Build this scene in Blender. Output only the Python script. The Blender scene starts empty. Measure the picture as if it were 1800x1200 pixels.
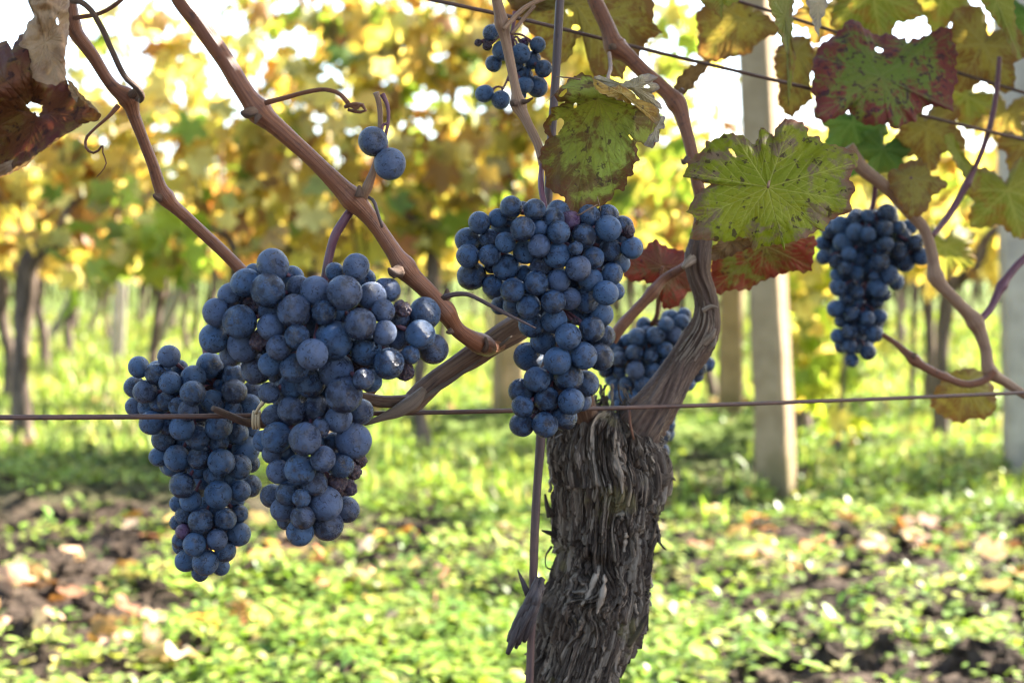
import bpy, math, random
import numpy as np
from mathutils import Vector, Euler
C = bpy.context; S = C.scene; D = bpy.data; COL = S.collection
R = math.radians
rng = np.random.default_rng(11); random.seed(11)

# ------------------------------------------------------------------ camera
H = 0.65; F = 2500.0                       # camera height (m), focal length in photo pixels
PITCH = math.atan(120 / F)
cam_d = D.cameras.new('camera'); cam = D.objects.new('camera', cam_d); COL.objects.link(cam)
cam.location = (0, 0, H); cam.rotation_euler = (R(90) - PITCH, 0, 0)
cam_d.sensor_width = 36; cam_d.lens = 50; cam_d.clip_start = 0.02; cam_d.clip_end = 2000
cam_d.dof.use_dof = True; cam_d.dof.focus_distance = 0.735; cam_d.dof.aperture_fstop = 9.6
S.camera = cam

# ------------------------------------------------------------------ light
SUN_AZ, SUN_EL = R(64), R(37)              # to the right of the view axis, above the horizon
w = D.worlds.new('World'); S.world = w; w.use_nodes = True
nt = w.node_tree; bg = nt.nodes['Background']
sky = nt.nodes.new('ShaderNodeTexSky'); sky.sky_type = 'NISHITA'; sky.sun_disc = False
sky.sun_elevation = SUN_EL; sky.sun_rotation = SUN_AZ; sky.dust_density = 2.0; sky.air_density = 1.0
nt.links.new(sky.outputs[0], bg.inputs[0]); bg.inputs[1].default_value = 0.090
sd = D.lights.new('sun', 'SUN'); sd.energy = 5.0; sd.angle = R(0.53); sd.color = (1, 0.93, 0.82)
sun = D.objects.new('sun', sd); COL.objects.link(sun)
to_sun = Vector((math.sin(SUN_AZ) * math.cos(SUN_EL), math.cos(SUN_AZ) * math.cos(SUN_EL), math.sin(SUN_EL)))
sun.rotation_euler = (-to_sun).to_track_quat('-Z', 'Y').to_euler()
S.view_settings.view_transform = 'Standard'; S.view_settings.look = 'None'
S.view_settings.gamma = 1; S.view_settings.exposure = 3.25
S.render.engine = 'CYCLES'
cy = S.cycles
cy.max_bounces = 8; cy.diffuse_bounces = 4; cy.glossy_bounces = 3; cy.transmission_bounces = 5
cy.pixel_filter_type = 'BLACKMAN_HARRIS'; cy.filter_width = 1.1; cy.use_denoising = True; cy.sample_clamp_indirect = 6
try: cy.denoiser = 'OPENIMAGEDENOISE'
except Exception: pass

# ------------------------------------------------------------------ helpers
cp, sp = math.cos(PITCH), math.sin(PITCH)
def at(px, py, Y):
    """photo pixel + distance ahead -> world point (arrays ok)"""
    px = np.asarray(px, float); py = np.asarray(py, float); Y = np.asarray(Y, float)
    a = (px - 900) / F; b = (600 - py) / F
    dy = cp + b * sp; dz = -sp + b * cp
    t = Y / dy
    return np.stack(np.broadcast_arrays(a * t, Y, H + dz * t), -1)
def ground_at(px, py):
    a = (px - 900) / F; b = (600 - py) / F
    dy = cp + b * sp; dz = -sp + b * cp
    t = -H / dz
    return np.array([a * t, dy * t, 0.0])

def hsh(ix, iy, iz, seed):
    h = (ix.astype(np.int64) * 374761393 + iy.astype(np.int64) * 668265263 + iz.astype(np.int64) * 2147483647 + seed * 1274126177) & 0xffffffff
    h = ((h ^ (h >> 13)) * 1274126177) & 0xffffffff
    h = ((h ^ (h >> 16)) * 2246822519) & 0xffffffff
    return ((h ^ (h >> 15)) & 0xffffff) / float(0xffffff)
def vnoise(x, y, z=0, seed=0):
    x, y, z = np.broadcast_arrays(np.asarray(x, float), np.asarray(y, float), np.asarray(z, float))
    fx, fy, fz = np.floor(x), np.floor(y), np.floor(z)
    u, v, q = x - fx, y - fy, z - fz
    u = u*u*(3-2*u); v = v*v*(3-2*v); q = q*q*(3-2*q)
    r = 0
    for i in (0, 1):
        for j in (0, 1):
            for k in (0, 1):
                r = r + hsh(fx+i, fy+j, fz+k, seed) * (u if i else 1-u) * (v if j else 1-v) * (q if k else 1-q)
    return r * 2 - 1
def fbm(x, y, z=0, seed=0, o=4):
    r = 0; a = 1; s = 0
    for k in range(o):
        r = r + a * vnoise(np.asarray(x)*2**k, np.asarray(y)*2**k, np.asarray(z)*2**k, seed+k*17); s += a; a *= .5
    return r / s

def tag(o, label=None, cat=None, group=None, kind=None):
    if label: o['label'] = label
    if cat: o['category'] = cat
    if group: o['group'] = group
    if kind: o['kind'] = kind
    return o
def empty(name, loc, label, cat, group=None):
    o = D.objects.new(name, None); COL.objects.link(o); o.location = [float(v) for v in loc]; o.empty_display_size = .05
    return tag(o, label, cat, group)
def mesh_data(name, V, faces, mat, attrs=None, uv=None, col=None, smooth=True):
    """faces: list of int arrays (n,3) / (n,4)"""
    me = D.meshes.new(name)
    V = np.asarray(V, np.float32)
    if not isinstance(faces, (list, tuple)): faces = [faces]
    faces = [np.asarray(f, np.int32) for f in faces if len(f)]
    me.vertices.add(len(V)); me.vertices.foreach_set('co', V.ravel())
    li = np.concatenate([f.ravel() for f in faces]); tot = np.concatenate([np.full(len(f), f.shape[1], np.int32) for f in faces])
    st = np.concatenate([[0], np.cumsum(tot)[:-1]]).astype(np.int32)
    me.loops.add(len(li)); me.loops.foreach_set('vertex_index', li)
    me.polygons.add(len(tot)); me.polygons.foreach_set('loop_start', st)
    try: me.polygons.foreach_set('loop_total', tot)
    except Exception: pass
    me.polygons.foreach_set('use_smooth', np.full(len(tot), smooth))
    me.update(calc_edges=True)
    if uv is not None:
        l = me.uv_layers.new(name='UVMap'); l.data.foreach_set('uv', np.asarray(uv, np.float32)[li].ravel())
    for k, v in (attrs or {}).items():
        a = me.attributes.new(k, 'FLOAT', 'POINT'); a.data.foreach_set('value', np.asarray(v, np.float32))
    if col is not None:
        a = me.attributes.new('col', 'FLOAT_COLOR', 'POINT')
        c4 = np.ones((len(V), 4), np.float32); c4[:, :3] = col; a.data.foreach_set('color', c4.ravel())
    me.validate()
    if mat: me.materials.append(mat)
    return me
def put(name, me, parent=None, loc=None):
    o = D.objects.new(name, me); COL.objects.link(o)
    if parent is not None: o.parent = parent
    if loc is not None: o.location = [float(v) for v in loc]
    return o
def mk(name, V, faces, mat, parent=None, **k):
    """world coordinates in; origin at the parent's place, or at the mesh's own centre"""
    V = np.asarray(V, float)
    L = np.array(parent.location) if parent is not None else V.mean(0)
    o = put(name, mesh_data(name, V - L, faces, mat, **k), parent)
    if parent is None: o.location = [float(v) for v in L]
    return o
class MB:
    """collects pieces into one mesh"""
    def __init__(s): s.V = []; s.T = []; s.Q = []; s.n = 0; s.A = {}; s.U = []; s.K = []
    def add(s, V, faces, uv=None, col=None, **attrs):
        V = np.asarray(V, float)
        for f in (faces if isinstance(faces, (list, tuple)) else [faces]):
            f = np.asarray(f)
            if len(f): (s.T if f.shape[1] == 3 else s.Q).append(f + s.n)
        s.V.append(V); s.n += len(V)
        s.U.append(np.zeros((len(V), 2)) if uv is None else uv)
        s.K.append(np.broadcast_to(np.array([.2, .2, .2]) if col is None else col, (len(V), 3)))
        for k, v in attrs.items(): s.A.setdefault(k, []).append((s.n - len(V), np.broadcast_to(v, (len(V),))))
    def parts(s):
        f = []
        if s.T: f.append(np.concatenate(s.T))
        if s.Q: f.append(np.concatenate(s.Q))
        at_ = {}
        for k, v in s.A.items():
            a = np.zeros(s.n, np.float32)
            for o, q in v: a[o:o+len(q)] = q
            at_[k] = a
        return np.concatenate(s.V), f, dict(uv=np.concatenate(s.U), col=np.concatenate(s.K), attrs=at_)
    def build(s, name, mat, parent=None, smooth=True):
        V, f, k = s.parts(); return mk(name, V, f, mat, parent, smooth=smooth, **k)
    def data(s, name, mat, smooth=True):
        V, f, k = s.parts(); return mesh_data(name, V, f, mat, smooth=smooth, **k)

def catmull(P, n):
    P = np.asarray(P, float); m = len(P)
    seg = np.linalg.norm(np.diff(P[:, :3], axis=0), axis=1); t = np.concatenate([[0], np.cumsum(seg)])
    u = np.linspace(0, t[-1], n); out = np.zeros((n, P.shape[1]))
    tan = np.gradient(P, t, axis=0) if m > 2 else np.repeat((P[1:] - P[:1]) / t[-1], 2, 0)
    idx = np.clip(np.searchsorted(t, u, side='right') - 1, 0, m - 2)
    h = (t[idx+1] - t[idx])[:, None]; s = ((u - t[idx]) / h[:, 0])[:, None]
    return (2*s**3-3*s**2+1)*P[idx] + (s**3-2*s**2+s)*h*tan[idx] + (-2*s**3+3*s**2)*P[idx+1] + (s**3-s**2)*h*tan[idx+1]
def frames(P):
    T = np.gradient(P, axis=0); T /= np.linalg.norm(T, axis=1)[:, None] + 1e-12
    N = np.zeros_like(T); ref = np.array([0, -1., 0]) if abs(T[0][1]) < .9 else np.array([1., 0, 0])
    for i in range(len(T)):
        n = ref - T[i] * ref.dot(T[i]); n /= np.linalg.norm(n) + 1e-12; N[i] = n; ref = n
    return T, N, np.cross(T, N)
def tube_geo(P, rad, k=12, disp=None, cap=True):
    """P (n,3), rad (n,) -> verts, quads, tris, uv"""
    P = np.asarray(P, float); rad = np.broadcast_to(rad, (len(P),)).astype(float)
    T, N, B = frames(P); n = len(P); th = np.linspace(0, 2*np.pi, k, endpoint=False)
    rr = np.repeat(rad[:, None], k, 1)
    ln = np.concatenate([[0], np.cumsum(np.linalg.norm(np.diff(P, axis=0), axis=1))])
    if disp is not None: rr = rr + disp(th[None, :], ln[:, None], rr)
    V = P[:, None] + rr[..., None] * (np.cos(th)[None, :, None] * N[:, None] + np.sin(th)[None, :, None] * B[:, None])
    V = V.reshape(-1, 3)
    i = np.arange(n-1)[:, None]*k; j = np.arange(k)[None]; j2 = (j+1) % k
    Q = np.stack([i+j, i+j2, i+k+j2, i+k+j], -1).reshape(-1, 4)
    uv = np.stack([np.repeat((th/(2*np.pi))[None], n, 0), np.repeat(ln[:, None], k, 1)], -1).reshape(-1, 2)
    # mirror u so it has no seam
    uv[:, 0] = np.abs(uv[:, 0]*2-1)
    tris = np.zeros((0, 3), int)
    if cap:
        V = np.concatenate([V, P[:1], P[-1:]]); uv = np.concatenate([uv, [[0, 0]], [[0, ln[-1]]]])
        a = n*k; jj = np.arange(k); t1 = np.stack([np.full(k, a), (jj+1) % k, jj], -1); t2 = np.stack([np.full(k, a+1), (n-1)*k+jj, (n-1)*k+(jj+1) % k], -1)
        tris = np.concatenate([t1, t2])
    return V, Q, tris, uv
def px_path(pts, n=None):
    """pts: (px, py, depth, width px) -> smooth world path and radii"""
    pts = np.asarray(pts, float)
    P = at(pts[:, 0], pts[:, 1], pts[:, 2]); r = pts[:, 3] / 2 * pts[:, 2] / F
    A = np.concatenate([P, r[:, None]], 1)
    L = np.linalg.norm(np.diff(P, axis=0), axis=1).sum()
    if n is None: n = int(max(8, L / .0025))
    A = catmull(A, n); return A[:, :3], np.maximum(A[:, 3], .0002)
def px_tube(mb, pts, k=14, disp=None, n=None):
    P, r = px_path(pts, n); V, Q, T, uv = tube_geo(P, r, k, disp); mb.add(V, [Q, T], uv=uv); return P

# ------------------------------------------------------------------ materials
class NT:
    def __init__(s, name):
        s.m = D.materials.new(name); s.m.use_nodes = True; s.t = s.m.node_tree; s.t.nodes.clear()
        s.out = s.n('OutputMaterial')
    def n(s, ty, **kw):
        x = s.t.nodes.new('ShaderNode' + ty)
        for k, v in kw.items():
            setattr(x, k, v)
        return x
    def set(s, sock, v):
        if isinstance(v, bpy.types.NodeSocket): s.t.links.new(v, sock)
        elif v is not None:
            if isinstance(v, (tuple, list)) and len(v) == 3 and sock.type == 'RGBA': v = (*v, 1)
            sock.default_value = v
    def coord(s, kind='Object'): return s.n('TexCoord').outputs[kind]
    def attr(s, name, o='Fac'): return s.n('Attribute', attribute_name=name).outputs[o]
    def mapping(s, v, scale=(1, 1, 1), loc=(0, 0, 0)):
        x = s.n('Mapping'); s.set(x.inputs['Vector'], v); x.inputs['Scale'].default_value = scale; s.set(x.inputs['Location'], loc); return x.outputs[0]
    def noise(s, v, scale, detail=4, rough=.55, dist=0):
        x = s.n('TexNoise'); s.set(x.inputs['Vector'], v); x.inputs['Scale'].default_value = scale
        x.inputs['Detail'].default_value = detail; x.inputs['Roughness'].default_value = rough; x.inputs['Distortion'].default_value = dist
        return x.outputs['Fac']
    def ramp(s, f, lo, hi, a=0., b=1.):
        x = s.n('MapRange', interpolation_type='SMOOTHSTEP'); s.set(x.inputs['Value'], f)
        x.inputs['From Min'].default_value = lo; x.inputs['From Max'].default_value = hi
        x.inputs['To Min'].default_value = a; x.inputs['To Max'].default_value = b
        return x.outputs[0]
    def math(s, op, a, b=0.):
        x = s.n('Math', operation=op); s.set(x.inputs[0], a); s.set(x.inputs[1], b); return x.outputs[0]
    def mix(s, f, a, b, mode='MIX'):
        x = s.n('Mix', data_type='RGBA', blend_type=mode); s.set(x.inputs[0], f); s.set(x.inputs[6], a); s.set(x.inputs[7], b); return x.outputs[2]
    def bump(s, h, dist, strength=1.):
        x = s.n('Bump'); s.set(x.inputs['Height'], h); x.inputs['Distance'].default_value = dist; x.inputs['Strength'].default_value = strength; return x.outputs[0]
    def bsdf(s, col, rough=.6, spec=.3, normal=None, **kw):
        x = s.n('BsdfPrincipled'); s.set(x.inputs['Base Color'], col); s.set(x.inputs['Roughness'], rough); s.set(x.inputs['Specular IOR Level'], spec)
        if normal is not None: s.set(x.inputs['Normal'], normal)
        for k, v in kw.items(): s.set(x.inputs[k.replace('_', ' ')], v)
        return x.outputs[0]
    def done(s, sh): s.t.links.new(sh, s.out.inputs[0]); return s.m
    def translucent(s, sh, col, f):
        t = s.n('BsdfTranslucent'); s.set(t.inputs['Color'], col)
        x = s.n('MixShader'); s.set(x.inputs[0], f); s.t.links.new(sh, x.inputs[1]); s.t.links.new(t.outputs[0], x.inputs[2]); return x.outputs[0]

def mat_grape(name, skin, bloom, amount=.5, dry=False):
    n = NT(name); co = n.coord(); rnd = n.n('ObjectInfo').outputs['Random']
    off = n.n('CombineXYZ'); n.set(off.inputs[0], n.math('MULTIPLY', rnd, 37.)); n.set(off.inputs[2], n.math('MULTIPLY', rnd, 91.))
    v = n.mapping(co, (1, 1, 1), off.outputs[0])
    a = n.noise(v, 1.6, 4, .6); b = n.noise(v, 11, 5, .7); c = n.noise(v, 3.2, 5, .65, 1.2)
    lo = n.math('ADD', n.math('MULTIPLY', rnd, .18), .0)
    m = n.ramp(n.math('ADD', n.math('ADD', n.math('MULTIPLY', a, .80), n.math('MULTIPLY', b, .20)), n.math('SUBTRACT', .07, lo)), .5-.40*amount, .5+.17)
    rub = n.ramp(c, .56, .615)
    m = n.math('MULTIPLY', m, n.math('SUBTRACT', 1., n.math('MULTIPLY', rub, .85)))
    bl = n.mix(n.noise(v, 2.3, 2), bloom, tuple(x * y for x, y in zip(bloom, (1.05, .86, .80))))
    col = n.mix(m, skin, bl)
    # stylar scar: a small brown dot at the far pole
    sx = n.n('SeparateXYZ'); n.set(sx.inputs[0], co)
    scar = n.ramp(n.math('ADD', sx.outputs[2], n.math('MULTIPLY', n.math('SUBTRACT', b, .5), .02)), -.972, -.986)
    col = n.mix(n.math('MULTIPLY', scar, .85), col, (.05, .032, .022))
    brown = n.ramp(n.noise(v, 2.1, 3, .6, .6), .66, .76)
    col = n.mix(n.math('MULTIPLY', brown, .75), col, (.035, .020, .022))
    if dry: col = n.mix(n.ramp(n.noise(v, 4, 5), .45, .7), col, (.09, .045, .04))
    rough = n.ramp(m, 0, 1, .20, .52)
    nm = n.bump(n.math('ADD', b, n.math('MULTIPLY', n.noise(v, 40, 2), .25)), .02, .45)
    return n.done(n.bsdf(col, rough, .42, nm))
M_GRAPE = mat_grape('grape_skin', (.0040, .0060, .015), (.034, .085, .182), .60)
M_GRAPE_DUSTY = mat_grape('grape_skin_dusty', (.0065, .0070, .015), (.050, .085, .165), .64)
M_GRAPE_DRY = mat_grape('grape_skin_dried', (.013, .006, .012), (.042, .034, .062), .3, True)
M_GRAPE_PURPLE = mat_grape('grape_skin_purple', (.030, .008, .030), (.10, .055, .12), .45)

def mat_wood(name, c1, c2, c3, su=14, sv=30, bd=.0006, rough=.6, fine=60):
    n = NT(name); uv = n.coord('UV'); ob = n.coord()
    v = n.mapping(uv, (su, sv, 1)); a = n.noise(v, 1, 6, .65, .3); v2 = n.mapping(uv, (su*3.2, sv*2.2, 1)); b = n.noise(v2, 1, 4, .6)
    g = n.noise(ob, fine, 4)
    col = n.mix(n.ramp(a, .38, .66), c1, c2); col = n.mix(n.ramp(n.math('ADD', n.math('MULTIPLY', b, .5), n.math('MULTIPLY', g, .5)), .52, .66), col, c3)
    nm = n.bump(n.math('ADD', a, n.math('MULTIPLY', b, .5)), bd)
    return n.done(n.bsdf(col, rough, .32, nm))
M_CANE = mat_wood('cane_wood', (.115, .037, .016), (.205, .080, .035), (.042, .016, .011), 20, 10, .0007, .42, 260)
M_CANE_TAN = mat_wood('cane_wood_tan', (.16, .085, .05), (.25, .15, .085), (.10, .05, .032), 14, 25, .0005, .6, 90)
M_CANE_OLD = mat_wood('cane_wood_old', (.085, .042, .026), (.17, .10, .062), (.035, .019, .014), 16, 22, .0014, .65, 60)
M_STEM = mat_wood('purple_stem', (.080, .026, .040), (.13, .05, .06), (.055, .032, .025), 6, 60, .0003, .5, 120)
M_TENDRIL = mat_wood('tendril_dry', (.06, .03, .02), (.11, .06, .04), (.03, .018, .014), 6, 60, .0003, .6, 120)
M_TIE = mat_wood('raffia', (.42, .30, .17), (.55, .42, .26), (.28, .19, .11), 8, 50, .0003, .7, 150)
M_PALE = mat_wood('pale_bark', (.105, .070, .048), (.17, .12, .085), (.06, .042, .03), 18, 30, .0008, .7, 60)
M_RUST = mat_wood('rusty_metal', (.055, .028, .022), (.095, .045, .030), (.032, .022, .022), 4, 40, .0002, .55, 200)
M_ROD = mat_wood('dark_rod', (.050, .030, .030), (.085, .048, .040), (.030, .021, .023), 3, 30, .0002, .5, 150)

def mat_bark():
    n = NT('old_vine_bark'); uv = n.coord('UV'); ob = n.coord()
    a = n.noise(n.mapping(uv, (30, 30, 1)), 1, 6, .7, .8); b = n.noise(n.mapping(uv, (90, 60, 1)), 1, 5, .7, .4); g = n.noise(ob, 26, 5, .65)
    g2 = n.noise(ob, 300, 4, .7)
    col = n.mix(n.ramp(a, .40, .62), (.028, .019, .014), (.100, .068, .048)); col = n.mix(n.ramp(b, .53, .63), col, (.24, .185, .14))
    col = n.mix(n.ramp(g, .56, .66), col, (.062, .038, .030))
    col = n.mix(n.math('MULTIPLY', n.ramp(n.noise(ob, 40, 3), .60, .68), .8), col, (.155, .125, .055))
    col = n.mix(n.math('MULTIPLY', n.ramp(g2, .5, .75), .5), col, (.035, .025, .020))
    tone = n.attr('tone'); col = n.mix(tone, col, (.36, .285, .215))
    nm = n.bump(n.math('ADD', n.math('ADD', a, b), n.math('MULTIPLY', g2, .5)), .0022)
    return n.done(n.bsdf(col, .65, .18, nm))
M_BARK = mat_bark()

M_FLAKE = mat_wood('flake_bark', (.030, .021, .022), (.070, .052, .048), (.018, .013, .014), 8, 60, .0006, .6, 150)
M_ARM = mat_wood('arm_bark', (.062, .032, .021), (.125, .078, .050), (.026, .015, .012), 22, 12, .0016, .62, 60)
M_ARMS = mat_wood('arm_strips', (.15, .105, .075), (.29, .22, .16), (.05, .032, .024), 10, 40, .0006, .6, 120)
def mat_leaf(name, c1, c2, blotch, spot, edge, vein=(.30, .30, .10), bl=.5, sp_=.64, ed=.5, tr=.35, under=None, off=0., vf=.75):
    n = NT(name); ob = n.mapping(n.coord(), (1, 1, 1), (off, off*.7, off*.3))
    e = n.attr('edge'); vn = n.attr('vein')
    n1 = n.noise(ob, 28, 4, .6); n2 = n.noise(ob, 70, 6, .68, .4); n3 = n.noise(ob, 190, 3, .55); n4 = n.noise(ob, 900, 3, .6)
    col = n.mix(n.ramp(n1, .38, .62), c1, c2)
    f = n.math('ADD', n2, n.math('MULTIPLY', n.math('SUBTRACT', e, .6), .22))
    f = n.math('SUBTRACT', f, n.math('MULTIPLY', vn, .05))
    col = n.mix(n.math('MULTIPLY', n.ramp(f, bl-.05, bl+.09), .9), col, blotch)
    col = n.mix(n.math('MULTIPLY', n.ramp(n3, sp_, sp_+.05), .85), col, spot)
    fe = n.math('ADD', e, n.math('MULTIPLY', n.math('SUBTRACT', n2, .5), .55))
    col = n.mix(n.ramp(fe, .80+.25*(1-ed)*.6, 1.0+.15*(1-ed)), col, edge)
    col = n.mix(n.math('MULTIPLY', vn, vf), col, vein)
    col = n.mix(n.math('MULTIPLY', n.ramp(n4, .45, .7), .35), col, tuple(x*.55 for x in c1))
    if under is not None:
        geo = n.n('NewGeometry').outputs['Backfacing']; col = n.mix(geo, col, n.mix(n.ramp(n2, .4, .62), under, tuple(x*.72 for x in under)))
    nm = n.bump(n.math('ADD', n.math('MULTIPLY', n3, .5), n.math('MULTIPLY', n4, .25)), .0012, .6)
    sh = n.bsdf(col, .6, .13, nm)
    tc = n.mix(1., col, (1.0, .95, .55), 'MULTIPLY')
    return n.done(n.translucent(sh, tc, tr))

def mat_colattr(name, tr=.45, rough=.5, spec=.25, scale=18, tint=(1, .95, .5), nz=.4):
    n = NT(name); c = n.attr('col', 'Color'); v = n.noise(n.coord(), scale, 3)
    c = n.mix(n.math('MULTIPLY', n.ramp(v, .42, .7), nz), c, n.mix(1., c, (.62, .45, .30), 'MULTIPLY'))
    sh = n.bsdf(c, rough, spec)
    return n.done(n.translucent(sh, n.mix(1., c, tint, 'MULTIPLY'), tr))
M_FOL = mat_colattr('vine_foliage', .66, .45, .3)
M_WEED = mat_colattr('weed_leaves', .42, .42, .35, 30, (1, 1, .5), .2)
M_GRASS = mat_colattr('grass_blades', .45, .45, .3, 10, (1, 1, .5), .2)
M_FALLEN = mat_colattr('fallen_leaves', .3, .6, .2, 40, (1, .9, .6), .5)
def mat_simple_bark():
    n = NT('background_bark'); ob = n.coord(); v = n.mapping(ob, (60, 60, 9)); a = n.noise(v, 1, 5, .65)
    col = n.mix(n.ramp(a, .38, .66), (.05, .036, .028), (.15, .11, .085))
    return n.done(n.bsdf(col, .85, .15, n.bump(a, .006)))
M_BARK2 = mat_simple_bark()
def mat_concrete():
    n = NT('weathered_concrete'); ob = n.coord(); a = n.noise(ob, 9, 6, .65); b = n.noise(ob, 90, 4, .6); c = n.noise(n.mapping(ob, (14, 14, 1.5)), 1, 4)
    col = n.mix(n.ramp(a, .35, .68), (.200, .140, .078), (.270, .198, .118)); col = n.mix(n.math('MULTIPLY', n.ramp(c, .55, .72), .6), col, (.11, .088, .05))
    sx = n.n('SeparateXYZ'); n.set(sx.inputs[0], ob)
    moss = n.ramp(n.math('ADD', sx.outputs[2], n.math('MULTIPLY', n.math('SUBTRACT', a, .5), .5)), .30, .02)
    col = n.mix(n.math('MULTIPLY', moss, .65), col, (.11, .095, .04))
    return n.done(n.bsdf(col, .85, .15, n.bump(n.math('ADD', a, n.math('MULTIPLY', b, .4)), .006)))
M_CONC = mat_concrete()
def pale_copy():
    m = M_CONC.copy(); m.name = 'pale_concrete'
    for x in m.node_tree.nodes:
        if x.type == 'MIX':
            for k in (6, 7):
                if not x.inputs[k].is_linked: c = x.inputs[k].default_value; g = (c[0]+c[1]+c[2])/3*1.55; x.inputs[k].default_value = (g*1.14, g, g*.80, 1)
    return m
M_PALE_CONC = pale_copy()
def mat_soil():
    n = NT('vineyard_soil'); p = n.n('NewGeometry').outputs['Position']
    a = n.noise(p, 2.2, 6, .65); b = n.noise(p, 22, 6, .7); g = n.noise(p, .55, 4, .6)
    col = n.mix(n.ramp(b, .36, .66), (.026, .018, .012), (.085, .060, .042)); col = n.mix(n.ramp(a, .56, .74), col, (.17, .130, .092))
    sx = n.n('SeparateXYZ'); n.set(sx.inputs[0], p)
    far = n.ramp(sx.outputs[1], 3.2, 6.0); f = n.math('MULTIPLY', far, n.ramp(n.math('ADD', a, n.math('MULTIPLY', g, .5)), .58, .78))
    col = n.mix(n.math('MULTIPLY', f, .85), col, n.mix(b, (.09, .15, .022), (.17, .24, .045)))
    return n.done(n.bsdf(col, .9, .12, n.bump(n.math('ADD', n.math('MULTIPLY', a, .5), b), .06)))
M_SOIL = mat_soil()

# ================================================================== setting: ground and its cover
def ground_h(x, y):
    n = np.clip((y - 0.2) / .6, 0, 1) * np.clip((14 - y) / 8, 0, 1)
    return n * (.035 * fbm(x*1.3, y*1.3, 0, 3, 3) + .055 * np.maximum(fbm(x*4.5, y*4.5, 0, 5, 4), -.2) + .040 * np.abs(fbm(x*11, y*11, 0, 7, 3)))
def make_ground():
    # one sheet: fine in the middle, coarse out to the horizon
    xs = np.concatenate([-np.geomspace(600, 4.2, 26), np.linspace(-4, 4, 320), np.geomspace(4.2, 600, 26)])
    ys = np.concatenate([-np.geomspace(300, .5, 14), np.linspace(-.3, 1.2, 12), np.linspace(1.25, 7, 330), np.geomspace(7.1, 900, 70)])
    X, Y = np.meshgrid(xs, ys); Z = ground_h(X, Y)
    V = np.stack([X, Y, Z], -1).reshape(-1, 3); nx = len(xs)
    i = np.arange(len(ys)-1)[:, None]*nx + np.arange(nx-1)[None]
    Q = np.stack([i, i+1, i+nx+1, i+nx], -1).reshape(-1, 4)
    o = put('ground', mesh_data('ground', V, Q, M_SOIL)); tag(o, 'dark crumbly vineyard soil under weeds and grass', 'ground', kind='structure')
make_ground()

def weed_density(x, y):
    d = fbm(x*1.15+7.3, y*1.15, 0, 21, 3) * 1.6 + .34
    d = d + .5*fbm(x*4.2, y*4.2, 0, 22, 3)
    px = 900 + x / y * F; py = 480 + H * F / y
    # bare, dug-over soil on the left and the trodden pale patch behind the trunk
    for (cx, cy_, rx, ry, k) in ((90, 985, 200, 40, -1.15), (430, 985, 200, 30, -.7), (1265, 790, 115, 55, -1.0), (640, 1040, 190, 40, -.5), (1560, 1010, 160, 26, -.5), (1640, 930, 120, 20, -.5), (1330, 1075, 180, 24, -.6),
                                 (330, 700, 330, 14, -.7), (300, 775, 300, 10, -.6), (1440, 885, 150, 50, .9), (1250, 1000, 160, 60, .3), (600, 850, 260, 60, .5), (120, 850, 180, 40, .5), (400, 1140, 330, 40, .3), (1560, 770, 260, 30, .5)):
        d = d + k * np.exp(-(((px-cx)/rx)**2 + ((py-cy_)/ry)**2))
    return d
def leaf_cards(P, yaw, tilt, L, Wd, col, bend=.25, roll=None):
    """small pointed-oval leaves: 8 vertices each, folded on the midrib"""
    n = len(P)
    t = np.array([0, .28, .28, .30, .68, .68, .70, 1.]); s = np.array([0, -.46, .46, 0, -.40, .40, 0, 0]); up = np.array([0, .10, .10, 0, .10, .10, 0, 0])
    lx = s[None]*Wd[:, None]; ly = t[None]*L[:, None]; lz = up[None]*Wd[:, None] - bend*L[:, None]*(t[None]**2)
    if roll is not None:
        c, q = np.cos(roll)[:, None], np.sin(roll)[:, None]; lx, lz = lx*c - lz*q, lx*q + lz*c
    ct, st = np.cos(tilt)[:, None], np.sin(tilt)[:, None]
    y2 = ly*ct - lz*st; z2 = ly*st + lz*ct
    cyw, syw = np.cos(yaw)[:, None], np.sin(yaw)[:, None]
    V = np.stack([lx*cyw - y2*syw, lx*syw + y2*cyw, z2], -1) + P[:, None]
    base = (np.arange(n)*8)[:, None, None]
    T = np.array([[0, 3, 1], [0, 2, 3], [4, 6, 7], [6, 5, 7]]); Qd = np.array([[1, 3, 6, 4], [3, 2, 5, 6]])
    return V.reshape(-1, 3), [(T[None]+base).reshape(-1, 3), (Qd[None]+base).reshape(-1, 4)], np.repeat(col, 8, 0)
def pick(pal, wts, n, jit=.18):
    pal = np.array(pal); i = rng.choice(len(pal), n, p=np.array(wts)/np.sum(wts))
    return np.clip(pal[i] * (1 + jit*rng.standard_normal((n, 1))) * (1 + .06*rng.standard_normal((n, 3))), .004, .85)

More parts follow.
